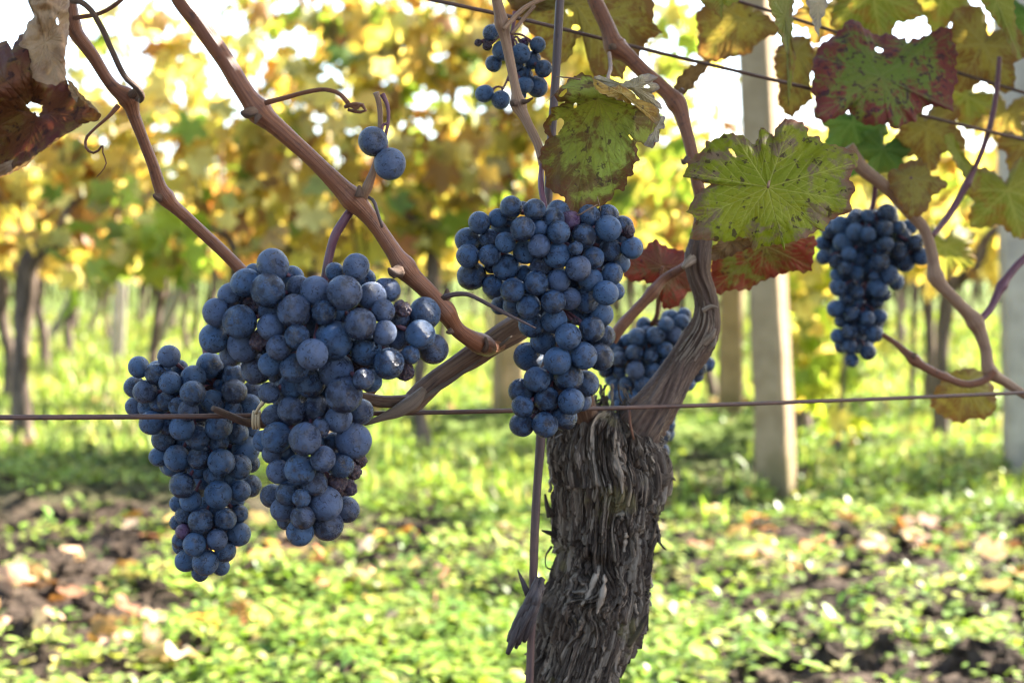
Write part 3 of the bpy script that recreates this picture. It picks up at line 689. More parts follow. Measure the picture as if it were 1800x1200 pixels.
# upper arm: twisted, stringy bark
mb = MB()
px_tube(mb, [(1106, 785, .864, 78), (1126, 748, .864, 74), (1152, 715, .868, 62), (1178, 675, .874, 52), (1200, 640, .878, 47), (1226, 603, .88, 48), (1240, 572, .88, 42), (1243, 545, .88, 34), (1238, 515, .88, 32), (1228, 485, .88, 34), (1226, 455, .88, 38), (1232, 425, .885, 34), (1238, 395, .89, 30), (1236, 360, .895, 26)], 96, lambda th, l, rr: rr*(.22*(1-2*np.abs(fbm(np.cos(th+l*16)*3.2, np.sin(th+l*16)*3.2, l*7, 71, 3))) + .12*(1-2*np.abs(fbm(np.cos(th+l*16)*8, np.sin(th+l*16)*8, l*14, 72, 2))) + .10*fbm(np.cos(th)*1.2, np.sin(th)*1.2, l*45, 73, 2)), 460)
mb_arm = mb; mb = MB()
def arm_strip(pts, tone=.3): 
    P, r = px_path(pts, 20); V, Q, T, uv = tube_geo(P, r, 6, lambda th, l, rr: rr*.3*fbm(np.cos(th), np.sin(th), l*120, 62, 2)); mb.add(V, [Q, T], uv=uv, tone=tone)
for q in range(64):
    t0 = rng.random(); ax = catmull(np.array([(1132, 748, 84), (1152, 715, 62), (1178, 675, 50), (1200, 640, 45), (1226, 603, 44), (1240, 572, 38), (1242, 540, 30), (1234, 500, 30)]), 60)
    i0 = int(rng.integers(0, 40)); i1 = min(59, i0 + int(rng.integers(8, 19))); o = rng.uniform(-.46, .46)
    seg = ax[i0:i1:3]; nrm = np.stack([-(np.gradient(seg[:, 1])), np.gradient(seg[:, 0])], -1); nrm /= np.linalg.norm(nrm, axis=1)[:, None]
    pts = [(p[0] + nr[0]*o*p[2], p[1] + nr[1]*o*p[2], .878 - math.sqrt(max(.02, .25-o*o))*p[2]*.88/F*1.13 - .0004, 1.6 + 2.4*rng.random()) for p, nr in zip(seg, nrm)]
    pts[-1] = (*pts[-1][:2], pts[-1][2]-.001*rng.random(), 1.2)
    if len(pts) > 2: arm_strip(pts, max(0, rng.normal(.35, .35)))
for pts in ([(1238, 600, .872, 18), (1250, 590, .868, 12), (1258, 578, .866, 3)], [(1200, 470, .87, 8), (1208, 462, .872, 16), (1218, 455, .875, 22)], [(1235, 545, .87, 10), (1252, 538, .868, 7), (1262, 541, .867, 3)], [(1245, 612, .874, 12), (1255, 604, .87, 8), (1259, 590, .87, 2)]): arm_strip(pts, .05)
o_arm = mb_arm.build('arm', M_ARM, vine0)
o_str = mb.build('bark_strips', M_ARMS); o_str['kind'] = 'stuff'; o_str.parent = o_arm; o_str.location = o_str.location - vine0.location
# fruiting arm running down to the wire
mb = MB()
px_tube(mb, [(1035, 745, .855, 40), (1018, 690, .835, 42), (1000, 620, .82, 44), (970, 570, .81, 46), (935, 561, .80, 46), (900, 581, .79, 44), (860, 606, .782, 40), (835, 623, .778, 40), (800, 645, .772, 34), (770, 666, .767, 33), (740, 692, .762, 36), (722, 708, .758, 34), (700, 706, .752, 22), (668, 705, .748, 20), (640, 700, .745, 19), (600, 706, .742, 17), (540, 728, .735, 15), (490, 745, .726, 14), (455, 744, .722, 15), (430, 741, .716, 13), (405, 731, .709, 12), (385, 722, .704, 11), (374, 717, .701, 9)], 48, ridged(73, .13, 3, 14), 520)
mb.build('fruiting_arm', M_CANE_OLD, vine0)
mb = MB()   # a tongue of pale bark torn off its underside
px_tube(mb, [(745, 684, .752, 12), (725, 706, .748, 24), (700, 722, .744, 20), (675, 732, .741, 12), (655, 740, .739, 8), (640, 746, .738, 4)], 16, ridged(74, .2, 2.4, 30)); px_tube(mb, [(900, 590, .775, 3), (885, 603, .774, 6), (872, 614, .774, 6), (874, 620, .774, 3)], 8)
px_tube(mb, [(845, 632, .768, 3), (800, 664, .762, 6), (760, 690, .756, 8), (735, 706, .75, 6)], 8, ridged(75, .3, 2, 50))
mb.build('torn_bark', M_PALE, vine0)
def cane(parent, pts, mat, nodes=(), seed=1, k=28, buds=()):
    """smooth cane with swollen nodes; buds are children"""
    mb = MB(); P, r = px_path(pts, 320)
    for (nx_, ny_, amp, sig) in nodes:
        amp = amp*1.35
        Y = float(np.interp(ny_, *zip(*sorted((p[1], p[2]) for p in pts)))); q = at(nx_, ny_, Y); d = np.linalg.norm(P[:, [0, 2]] - q[[0, 2]], axis=1)
        r = r*(1 + amp*np.exp(-(d/(sig*Y/F))**2))
    V, Q, T, uv = tube_geo(P, r, k, lambda th, l, rr: rr*(.035*fbm(np.cos(th)*4, np.sin(th)*4, l*20, seed, 3) + .05*fbm(np.cos(th), np.sin(th), l*60, seed+3, 2)))
    mb.add(V, [Q, T], uv=uv); o = mb.build('cane', mat, parent)
    for b in buds:
        m2 = MB(); px_tube(m2, b, 12, lambda th, l, rr: rr*.25*fbm(np.cos(th)*2, np.sin(th)*2, l*300, 7, 2)); bo = m2.build('bud', M_CANE_OLD)
        bo.parent = o; bo.location = bo.location - Vector(parent.location)
    return o
c2 = [(170, -260, .655, 35), (300, -40, .668, 34), (320, 0, .67, 35), (348, 38, .672, 33), (395, 104, .676, 32), (438, 172, .68, 34), (458, 198, .682, 36), (490, 226, .684, 32), (560, 290, .69, 29), (612, 342, .694, 34), (628, 358, .695, 33), (655, 388, .698, 29), (688, 436, .702, 29), (714, 474, .705, 33), (760, 520, .712, 30), (783, 548, .716, 32), (803, 578, .722, 28), (828, 596, .73, 30), (850, 606, .745, 34), (864, 611, .772, 26), (884, 606, .785, 18)]
cane(vine0, c2, M_CANE, [(455, 195, .22, 16), (622, 350, .2, 18), (708, 470, .24, 16), (786, 545, .16, 13), (842, 602, .12, 14)], 81, 30,
     [[(446, 196, .672, 20), (434, 200, .668, 17), (424, 198, .666, 7)], [(455, 202, .668, 12), (451, 212, .667, 8), (449, 218, .667, 3)], [(704, 476, .696, 22), (690, 478, .692, 16), (683, 472, .69, 5)], [(698, 480, .694, 14), (692, 488, .692, 6)], [(784, 524, .705, 16), (786, 514, .703, 10), (786, 508, .702, 4)],
      [(795, 580, .712, 10), (788, 584, .711, 8), (785, 582, .71, 3)], [(632, 345, .687, 16), (632, 334, .686, 12), (631, 326, .686, 5)], [(850, 615, .735, 14), (856, 605, .731, 8), (853, 592, .73, 4)]])
c1 = [(70, -260, .68, 25), (116, -30, .688, 24), (124, 15, .69, 24), (128, 45, .692, 25), (163, 98, .698, 22), (203, 156, .704, 22), (224, 172, .707, 27), (236, 205, .71, 22), (268, 288, .717, 20), (290, 345, .722, 24), (330, 384, .728, 21), (400, 450, .738, 21), (445, 496, .745, 21), (520, 570, .755, 20), (600, 640, .76, 20), (660, 690, .76, 20)]
cane(vine0, c1, M_CANE, [(222, 174, .25, 14), (290, 347, .26, 12), (126, 42, .12, 16)], 83, 26,
     [[(230, 168, .702, 14), (238, 162, .70, 16), (240, 156, .699, 8)], [(282, 348, .716, 14), (274, 346, .714, 11), (270, 342, .713, 5)], [(240, 176, .702, 8), (244, 172, .70, 9)]])
c3 = [(835, -260, .81, 18), (866, -30, .80, 17), (873, 0, .80, 18), (882, 40, .80, 21), (887, 62, .80, 19), (896, 105, .80, 17), (907, 160, .797, 17), (911, 182, .795, 21), (926, 214, .792, 17), (948, 262, .787, 15), (953, 290, .783, 13)]
cane(vine0, c3, M_CANE_TAN, [(883, 44, .2, 14), (912, 182, .25, 12)], 85, 24, [[(905, 181, .789, 14), (900, 183, .787, 11)], [(918, 180, .79, 9), (930, 176, .789, 6), (937, 172, .788, 3)]])
c4 = [(960, -260, .91, 27), (1036, -30, .90, 26), (1048, 5, .90, 26), (1068, 48, .90, 27), (1084, 84, .90, 31), (1100, 96, .90, 28), (1130, 125, .90, 26), (1172, 162, .898, 26), (1192, 186, .896, 29), (1204, 222, .894, 23), (1217, 272, .892, 22), (1226, 320, .892, 22), (1236, 365, .892, 22)]
cane(vine0, c4, M_CANE, [(1086, 82, .25, 14), (1190, 178, .2, 14)], 87, 26, [[(1080, 82, .89, 12), (1072, 84, .888, 10)], [(1196, 162, .886, 10), (1200, 156, .885, 8)], [(1210, 278, .884, 12), (1202, 286, .882, 8), (1198, 280, .881, 3)]])
c7 = [(1075, 600, .90, 18), (1085, 583, .90, 20), (1115, 548, .905, 19), (1145, 516, .91, 19), (1168, 490, .915, 17), (1200, 470, .91, 14), (1222, 450, .90, 12)]
cane(vine0, c7, M_CANE, [(1148, 514, .2, 12)], 88, 20)
# tendrils and leaf stalks that dried on the canes
def tendril(parent, pts, mat=M_TENDRIL, name='tendril'):
    for p in (pts if isinstance(pts[0], list) else [pts]):
        m2 = MB(); px_tube(m2, p, 10, lambda th, l, rr: rr*.12*fbm(np.cos(th), np.sin(th), l*200, 4, 2)); m2.build(name, mat, parent)
tendril(vine0, [[(466, 181, .672, 10), (505, 171, .67, 8), (535, 163, .668, 8), (575, 158, .666, 8), (598, 166, .665, 8), (612, 182, .664, 9)], [(606, 188, .664, 7), (622, 184, .662, 9), (640, 187, .661, 7), (643, 195, .662, 5), (628, 197, .663, 6), (612, 193, .664, 6)], [(612, 182, .664, 7), (628, 190, .661, 6), (634, 182, .66, 4)]], M_CANE)
tendril(vine0, [[(126, 2, .682, 10), (140, 3, .68, 10), (158, 16, .678, 10), (178, 48, .677, 10), (200, 96, .676, 10), (222, 138, .677, 10), (244, 158, .679, 12), (250, 170, .682, 11), (246, 178, .686, 8)]], M_CANE_OLD)
tendril(vine0, [[(130, 32, .688, 8), (150, 29, .686, 8), (175, 24, .684, 7), (198, 12, .682, 7), (218, -4, .68, 7)], [(208, 186, .70, 9), (190, 206, .697, 6), (165, 228, .695, 5), (151, 244, .694, 5), (152, 262, .693, 5), (164, 269, .692, 4), (176, 262, .691, 4), (180, 254, .69, 3), (181, 270, .69, 2.5), (187, 286, .69, 2.5), (182, 298, .69, 2), (170, 311, .69, 1.5)]], M_CANE)
tendril(vine0, [[(781, 522, .70, 9), (795, 518, .698, 9), (822, 517, .694, 8), (842, 526, .69, 7.5), (870, 541, .684, 7), (895, 554, .679, 6), (920, 566, .676, 4), (942, 577, .676, 2.5)]], M_ROD)
tendril(vine0, [[(648, 347, .685, 6), (656, 352, .684, 6), (662, 368, .684, 6), (672, 400, .685, 5)]], M_ROD)
tendril(vine0, [[(885, 52, .79, 6), (905, 30, .80, 9), (925, 12, .81, 8), (965, -6, .82, 8)], [(900, 60, .795, 6), (918, 36, .80, 7), (940, 10, .80, 6)]], M_CANE_TAN)
tendril(vine0, [[(1106, 720, .845, 5), (1108, 745, .838, 5), (1114, 772, .836, 4)]], M_CANE)

# neighbour's shoots at right
vine1 = empty('grapevine', at(1900, 2150, 1.06), 'tan and purple-brown shoots forking at right behind the wire', 'vine')
c6 = [(1490, 258, 1.03, 24), (1512, 292, 1.03, 24), (1556, 328, 1.035, 22), (1592, 366, 1.04, 22), (1624, 402, 1.04, 20), (1638, 446, 1.04, 20), (1646, 488, 1.04, 23), (1682, 530, 1.04, 20), (1714, 566, 1.045, 24), (1732, 610, 1.045, 20), (1740, 652, 1.045, 20), (1768, 672, 1.05, 17), (1805, 696, 1.05, 15), (1900, 730, 1.06, 15)]
cane(vine1, c6, M_CANE_TAN, [(1646, 486, .2, 12), (1714, 566, .25, 14), (1740, 655, .25, 14)], 91, 24)
cane(vine1, [(1748, 652, 1.04, 11), (1730, 668, 1.04, 13), (1700, 675, 1.04, 13), (1660, 662, 1.04, 13), (1612, 636, 1.045, 15), (1598, 624, 1.045, 14), (1575, 604, 1.05, 10), (1552, 588, 1.05, 9)], M_CANE, [(1606, 632, .35, 10), (1660, 662, .2, 8)], 92, 18, [[(1606, 628, 1.04, 9), (1609, 620, 1.04, 6)]])
cane(vine1, [(1722, 564, 1.045, 13), (1740, 544, 1.05, 13), (1760, 505, 1.055, 15), (1785, 470, 1.06, 14), (1812, 444, 1.065, 13)], M_STEM, [(1762, 502, .3, 10)], 93, 18)
cane(vine1, [(1757, 100, 1.10, 8), (1752, 160, 1.10, 9), (1742, 215, 1.10, 10), (1716, 290, 1.10, 10), (1700, 322, 1.10, 12), (1672, 372, 1.10, 12), (1640, 414, 1.08, 10)], M_STEM, [(1700, 322, .25, 8)], 94, 16)

# -------- wires, rod, tie
def wire(pts, label, name='trellis_wire', mat=None):
    mb = MB(); P, r = px_path(pts, 420); V, Q, T, uv = tube_geo(P, r, 12, lambda th, l, rr: rr*.10*fbm(np.cos(th)*.7 + 0*l, np.sin(th)*.7, l*70, 12, 3)); mb.add(V, [Q, T], uv=uv)
    return tag(mb.build(name, mat or M_RUST), label, 'wire', 'trellis wires of the near row')
wy = lambda x: 733.5 - .0023*x - .0000122*x*x
wire([(x, wy(x), float(wire_depth(x)), 9.6*.66/float(wire_depth(x))) for x in (-700, -300, 0, 220, 440, 650, 900, 1100, 1300, 1550, 1790, 2100)], 'rusty fruiting wire crossing in front of the leftmost bunch')
wire([(300, -108, .80, 7), (760, 0, .86, 7), (890, 28, .88, 7), (1130, 86, .93, 6.5), (1420, 155, 1.0, 6.5), (1700, 222, 1.08, 6), (2100, 318, 1.2, 6)], 'lower of the two thin upper wires, passing behind the small top bunch')
wire([(1000, -85, .95, 6), (1300, 3, 1.02, 6), (1480, 60, 1.06, 6), (1690, 130, 1.12, 6), (1800, 163, 1.15, 6), (2100, 255, 1.25, 6)], 'upper of the two thin upper wires, crossing the leaves top right')
mb = MB(); px_tube(mb, [(1003, -260, .845, 13), (990, -60, .835, 14), (984, 0, .832, 15), (978, 120, .83, 15), (969, 250, .828, 15), (963, 360, .826, 15), (957, 560, .822, 15), (951, 770, .818, 17), (944, 860, .818, 15), (939, 960, .818, 16), (936, 1060, .82, 15), (931, 1200, .822, 15), (915, 1700, .83, 16), (895, 2480, .84, 16)], 16, lambda th, l, rr: rr*.14*fbm(np.cos(th)*.8, np.sin(th)*.8, l*30, 13, 3), 500)
tag(mb.build('support_rod', M_ROD), 'dark rusty metal rod standing left of the shaggy trunk', 'rod')
mb = MB()   # a flake of bark caught on the rod
for q in range(20):
    x0, y0 = 957 - 9*rng.random() - (q % 3)*3, 1012 + 22*rng.random(); L_ = 40 + 75*rng.random(); dx = -.30 - .20*rng.random(); yy = .806 + .006*rng.random(); wq = 4.5 + 5*rng.random()
    px_tube(mb, [(x0 + dx*L_*t_ + 3*math.sin(q+3*t_), y0 + L_*t_, yy - .004*math.sin(3*t_) + .002*rng.random(), wq*(.45+math.sin(.35+2.4*t_))*(.8+.4*rng.random())) for t_ in (0, .2, .45, .7, .9, 1.)], 7, ridged(76+q, .5, 2, 120))
for q in range(5):
    px_tube(mb, [(910+3*q, 1000+5*q, .81, 1.5), (917+2.5*q, 1022+3*q, .809, 3.5), (925+2*q, 1045, .81, 4.5), (935, 1066+3*q, .812, 3)], 7, ridged(90+q, .4, 2, 120))
tag(mb.build('bark_flake', M_FLAKE), 'ragged dark flake of bark caught on the metal rod', 'bark')
mb = MB()   # raffia tie round wire and cane tip
for k_, x_ in enumerate((446, 451, 456)):
    yd = .7165
    pts = [(x_, 723, yd, 5.5), (x_-1, 727, yd-.0032, 5.5), (x_-1.5, 738, yd-.0036, 5.5), (x_-1, 748, yd-.0015, 5.5), (x_, 751, yd+.006, 5.5), (x_+1, 744, yd+.0105, 5.5), (x_+1, 730, yd+.008, 5.5), (x_, 723, yd+.001, 5.5)]; px_tube(mb, pts, 8)
px_tube(mb, [(449, 726, yd-.0035, 5), (455, 716, yd-.006, 6), (464, 704, yd-.008, 7), (466, 698, yd-.008, 3)], 8)
tag(mb.build('raffia_tie', M_TIE), 'pale raffia tie binding the cane tip to the rusty wire', 'tie')

# -------- grape bunches
def sphere_data(name, mat, kind=0, nu=40, nv=24):
    th = np.linspace(0, 2*np.pi, nu, endpoint=False); ph = np.linspace(0, np.pi, nv)
    t, p = np.meshgrid(th, ph); d = np.stack([np.sin(p)*np.cos(t), np.sin(p)*np.sin(t), np.cos(p)], -1)
    r = 1 + .022*fbm(d[..., 0]*1.5, d[..., 1]*1.5, d[..., 2]*1.5, 100+kind, 2)
    r = r - .05*np.exp(-(p/.22)**2) - .035*np.exp(-((np.pi-p)/.13)**2) 
    if 'dry' in name: r = r*(1 - .34*np.maximum(fbm(d[..., 0]*1.6, d[..., 1]*1.6, d[..., 2]*1.6, 140+kind, 2)+.1, 0)) - .20*np.abs(fbm(d[..., 0]*2.6, d[..., 1]*2.6, d[..., 2]*2.6, 150+kind, 3))
    if 'dent' in name:
        q = np.array([.4, -.75, .5]); q /= np.linalg.norm(q); r = r - .20*np.exp(-((1-d@q)/.10)) - .02*fbm(d[..., 0]*3, d[..., 1]*3, d[..., 2]*3, 160, 2)
    V = (d*r[..., None]).reshape(-1, 3)
    i = np.arange(nv-1)[:, None]*nu; j = np.arange(nu)[None]; j2 = (j+1) % nu
    Q = np.stack([i+j, i+nu+j, i+nu+j2, i+j2], -1).reshape(-1, 4)
    return mesh_data('grape', V, Q, mat)
G_PLAIN = [sphere_data('plain', M_GRAPE, k) for k in range(4)]; G_DUST = [sphere_data('plain', M_GRAPE_DUSTY, k) for k in range(3)]
G_DENT = [sphere_data('dent', M_GRAPE_DUSTY, 7)]; G_DRY = [sphere_data('dry', M_GRAPE_DRY, k, 56, 34) for k in range(3)]; G_PUR = [sphere_data('plain', M_GRAPE_PURPLE, 9)]
def bunch(label, gs, d0, depth_k, stem_top, dusty=0., back=14, group='grape bunches hanging from the near vines', fill=None, rachis=None, axis_w=1., stem_mat=None, squash=.06, rs=1.0):
    """gs: (px, py, r px, layer, kind) seen in the photo; depths are solved so grapes rest against each other"""
    g = np.array([q[:4] for q in gs], float); kinds = [q[4] if len(q) > 4 else '' for q in gs]
    x, y, r, lay = g[:, 0].copy(), g[:, 1].copy(), g[:, 2]*rs*(1.02 + .09*np.minimum(g[:, 3], 2)), g[:, 3]
    n0 = len(x)
    # bunch axis and half width at each height
    ys = np.linspace(y.min(), y.max(), 12); hw = []; xc = []
    for q in ys:
        s = np.abs(y-q) < 2.0*np.median(r)
        lo, hi = (x-r)[s].min(), (x+r)[s].max(); hw.append((hi-lo)/2); xc.append((hi+lo)/2)
    hw_ = np.interp(y, ys, hw); xc_ = np.interp(y, ys, xc); rm = np.median(r)
    z = -np.sqrt(np.maximum(hw_**2 - (x-xc_)**2, 0))*depth_k + lay*1.15*rm
    # grapes deeper inside close the see-through chinks
    rm_ = np.median(r); add = []
    for qy in np.arange(y.min(), y.max(), rm_*.3):
        for qx in np.arange(x.min(), x.max(), rm_*.3):
            ax_ = np.concatenate([x, [a[0] for a in add]]); ay_ = np.concatenate([y, [a[1] for a in add]]); ar_ = np.concatenate([r, [a[2] for a in add]])
            dd = np.hypot(ax_-qx, ay_-qy)
            if (dd < ar_*1.0).any(): continue
            nb_ = dd < ar_ + 1.1*rm_; an = np.sort(np.arctan2(ay_[nb_]-qy, ax_[nb_]-qx))
            if len(an) >= 3 and max(np.diff(np.concatenate([an, an[:1]+2*np.pi]))) < R(150) and fill is None: add.append((qx, qy, rm_*.95))
    if add:
        add = np.array(add); rng.shuffle(add); add[:, 2] *= 1.08; x = np.concatenate([x, add[:, 0]]); y = np.concatenate([y, add[:, 1]]); r = np.concatenate([r, add[:, 2]]); lay = np.concatenate([lay, np.full(len(add), 2.)]); z = np.concatenate([z, np.full(len(add), .1*rm_)]); kinds += ['']*len(add)
    back = min(back, max(0, 99-len(x)))
    if back:
        n0_ = n0; nb = back; pick_ = rng.choice(n0, nb, replace=nb > n0); bx = x[pick_] + rng.normal(0, .3, nb)*r[pick_]; by = y[pick_] + rng.normal(0, .3, nb)*r[pick_]
        lim = np.interp(by, ys, hw)*.72; cx_ = np.interp(by, ys, xc); bx = cx_ + np.clip(bx-cx_, -lim, lim)
        bz = np.sqrt(np.maximum(np.interp(by, ys, hw)**2 - (bx-cx_)**2, 0))*depth_k*.75 + .6*rm; br = np.maximum(r[pick_], rm)*1.02
        by = np.minimum(by, y.max() - 2.2*rm)
        x = np.concatenate([x, bx]); y = np.concatenate([y, by]); z = np.concatenate([z, bz]); r = np.concatenate([r, br]); lay = np.concatenate([lay, np.full(nb, 4)]); kinds += ['']*nb
    n = len(x); zt = z.copy()
    for it in range(260):
        dx = x[:, None]-x[None]; dy = y[:, None]-y[None]; dz = z[:, None]-z[None]
        mn = (r[:, None]+r[None])*(1-squash); h2 = dx**2+dy**2; need = np.sqrt(np.maximum(mn**2-h2, 0)); ov = need - np.abs(dz)
        np.fill_diagonal(ov, -1); m = (ov > 0) & (need > 0)
        sg = np.sign(dz + 1e-3*(np.arange(n)[:, None]-np.arange(n)[None]) + .8*rm*(lay[:, None]-lay[None]))
        push = np.where(m, ov*sg*.25, 0).sum(1)
        z = z + np.clip(push, -.35*rm, .35*rm) + (zt-z)*.015
    Y = d0 + z*d0/F
    Y = np.clip(Y, d0 - .07, d0 + .085)
    P = at(x, y, Y); rad = r*Y/F
    top = at(*stem_top[-1][:2], stem_top[-1][2]) if stem_top else P.mean(0)
    e = empty('grape_bunch', P[:n0].mean(0)*[1, 1, 0] + [0, 0, P[:, 2].min()], label, 'grapes', group)
    base = np.array(e.location)
    inner = MB(); order = np.concatenate([np.arange(n0), n0 + rng.permutation(n-n0)])
    for c_i, i in enumerate(order):
        kd = kinds[i]
        me = (G_DRY[rng.integers(3)] if kd == 'dry' else G_DENT[0] if kd == 'dent' else G_PUR[0] if kd == 'pur' else G_DUST[rng.integers(3)] if rng.random() < dusty else G_PLAIN[rng.integers(4)])
        if c_i >= 99:
            v_ = np.zeros(len(G_PLAIN[0].vertices)*3, np.float32); G_PLAIN[0].vertices.foreach_get('co', v_); f_ = np.zeros(len(G_PLAIN[0].loops), np.int32); G_PLAIN[0].loops.foreach_get('vertex_index', f_)
            inner.add(v_.reshape(-1, 3)*rad[i] + P[i], f_.reshape(-1, 4)); continue
        o = put('grape', me, e, P[i]-base); k = rad[i]*(1.06 if kd == 'dry' else 1.)
        st = 1 + .05*rng.standard_normal()
        o.scale = (k*(1+.02*rng.standard_normal()), k*(1+.02*rng.standard_normal()), k*np.clip(st, .94, 1.09))
        # outer end points away from the bunch axis, so the scar faces out
        ax = at(np.interp(y[i], ys, xc), y[i]-.35*hw[0], d0); out = Vector(P[i]-ax) + Vector(rng.normal(0, .35, 3))*rad[i]*2
        o.rotation_euler = (-out).to_track_quat('Z', 'Y').to_euler()
        o.rotation_euler.rotate_axis('Z', float(rng.random()*6.28))
        if kd == 'dry': o['label'] = 'shrivelled dried grape'
        if kd == 'pur': o['label'] = 'reddish purple wrinkled grape'
    if inner.n: tag(inner.build('inner_grapes', M_GRAPE, e), kind='stuff')
    # stalk, rachis and a little stalk to each grape
    mb = MB()
    if stem_top: px_tube(mb, stem_top, 12, lambda th, l, rr: rr*.10*fbm(np.cos(th), np.sin(th), l*120, 5, 2))
    xs_, yt = xc, ys
    ra = [(xc_, q, d0 + .2*rm*d0/F, max(4., 8-7*i/12)) for i, (q, xc_) in enumerate(zip(ys[:-1], xc[:-1]))]
    if rachis is not None: ra = rachis
    if stem_top: ra = [stem_top[-1]] + [q for q in ra if q[1] > stem_top[-1][1] + 10]
    RP = px_tube(mb, ra, 8)
    for i in range(n):
        j = int(np.argmin(np.linalg.norm(RP - P[i] - [0, 0, rad[i]*1.5], axis=1))); a = RP[j]; b = P[i] + (a-P[i])/np.linalg.norm(a-P[i])*rad[i]*.8; mid = (a+b)/2 + [0, 0, .002]
        A = catmull(np.array([a, mid, b]), 7); V, Q, T, uv = tube_geo(A, np.array([.0009, .0007, .0007, .0007, .0008, .0011, .0013]), 6); mb.add(V, [Q, T], uv=uv)
    mb.build('stem', stem_mat or M_STEM, e)
    return e
def zl(ox, oy, sc, L): return [(ox + q[0]/sc, oy + q[1]/sc, q[2]/sc, *q[3:]) for q in L]

b1 = zl(210, 590, 5, [(435,180,100,0),(170,275,98,0),(315,335,93,0),(135,450,88,1),(225,490,105,0),(445,410,98,0),(135,622,80,1),(240,630,76,1),(415,575,87,0),(345,580,76,1),(648,370,103,1),(643,505,110,0),(820,575,105,0),(512,618,78,0),(605,655,92,0,'dent'),(560,450,60,2),(795,260,95,2),(905,272,92,2),(985,275,85,2),(1005,360,98,1),(1010,490,108,0),(1170,500,90,2),(1145,610,88,1),(990,655,86,1),(895,440,60,2),(530,285,60,2),(280,765,105,0),(430,800,72,1),(550,810,112,0),(685,890,110,0),(872,795,118,0),(1040,860,93,1),(1140,830,72,2),(870,920,90,1),(390,910,102,1),(570,970,80,2),(350,1060,80,1),(505,1075,106,1),(705,1070,97,1),(895,1110,116,0),(1110,1000,110,1),(1050,1150,105,1),(1150,1120,70,2),(680,1160,76,2),(1150,930,60,2),(820,980,60,2)]) + \
     zl(210, 800, 5, [(465,105,76,2),(550,262,113,0),(830,165,85,1),(740,215,72,2),(1060,310,86,1),(1155,270,92,1),(868,345,122,0),(1010,390,75,2),(625,400,96,0),(512,425,70,1),(565,530,76,1),(800,440,88,2),(715,575,113,0),(930,560,99,0),(1050,510,75,1),(510,590,66,1),(1045,690,98,1),(560,668,68,0,'pur'),(540,750,73,1),(660,780,105,0),(858,740,93,0),(930,840,90,1),(585,925,91,1),(755,940,116,0),(885,970,70,2),(710,1030,72,1)])
bunch('narrow leftmost bunch tapering to a point, rusty wire across its front', b1, .765, .55, [(360, 598, .768, 9), (362, 620, .765, 12), (370, 640, .763, 12), (378, 662, .762, 14), (378, 680, .765, 10)], .12, 30)
b2 = zl(340, 430, 4.617, [(645,165,130,0),(425,310,110,0),(605,372,135,0),(490,225,58,2),(300,410,87,1),(800,270,86,1),(850,345,88,1),(990,375,108,1),(185,550,111,0),(375,625,135,0),(165,760,115,0),(405,820,118,1),(310,885,90,1),(500,480,78,2,'dry'),(615,545,78,1),(820,540,131,0),(630,665,105,0),(840,745,96,0),(540,775,78,1,'dry'),(690,835,98,0),(965,890,121,0),(512,1010,112,1),(622,970,93,0),(820,1000,118,0),(1060,550,92,1),(975,650,80,2),(950,1115,108,1),(800,1150,90,2)]) + \
     zl(560, 430, 4.617, [(305,180,106,0),(130,220,66,1),(210,390,133,0),(430,420,108,1),(555,365,90,1,'dent'),(680,520,68,0,'dry'),(525,540,93,0),(115,550,112,1),(340,645,124,0),(535,715,97,0),(860,560,118,1),(825,730,118,0),(925,845,110,1),(640,590,80,2),(125,775,138,1),(380,850,116,1),(570,965,123,0),(745,895,75,0),(700,1030,68,1,'dry'),(145,1025,124,1),(420,1100,80,1),(365,1090,85,0),(640,770,72,2),(340,970,62,2,'dry'),(705,640,60,2)]) + \
     zl(420, 670, 4, [(210,80,72,0),(740,95,121,0),(370,205,95,0),(550,190,86,1,'dent'),(700,265,95,0),(855,215,82,1),(240,240,70,1),(265,395,105,0),(175,420,70,1),(230,510,62,1),(465,405,111,0),(570,325,66,0,'dent'),(665,420,58,1),(805,420,118,0),(380,500,52,2),(590,545,86,0),(720,590,84,0),(280,635,76,1),(430,620,105,0),(840,550,56,1,'dry'),(805,630,56,1,'dry'),(535,715,86,0,'dent'),(690,710,64,1,'dry'),(780,745,52,1,'dry'),(720,800,42,2,'dry'),(345,785,84,0),(235,805,76,1),(440,820,64,0),(605,855,114,0),(305,900,72,1),(450,955,84,0,'dent'),(755,900,82,1),(330,980,52,2),(430,1060,92,0),(625,1010,96,1),(330,90,90,2)])
bunch('biggest bunch, broad-shouldered with some shrivelled grapes, second from left', b2, .703, .48, [(616, 372, .70, 15), (606, 386, .699, 16), (590, 412, .699, 16), (579, 448, .70, 16), (572, 488, .70, 16), (566, 530, .702, 12)], .55, 8, rs=1.04)
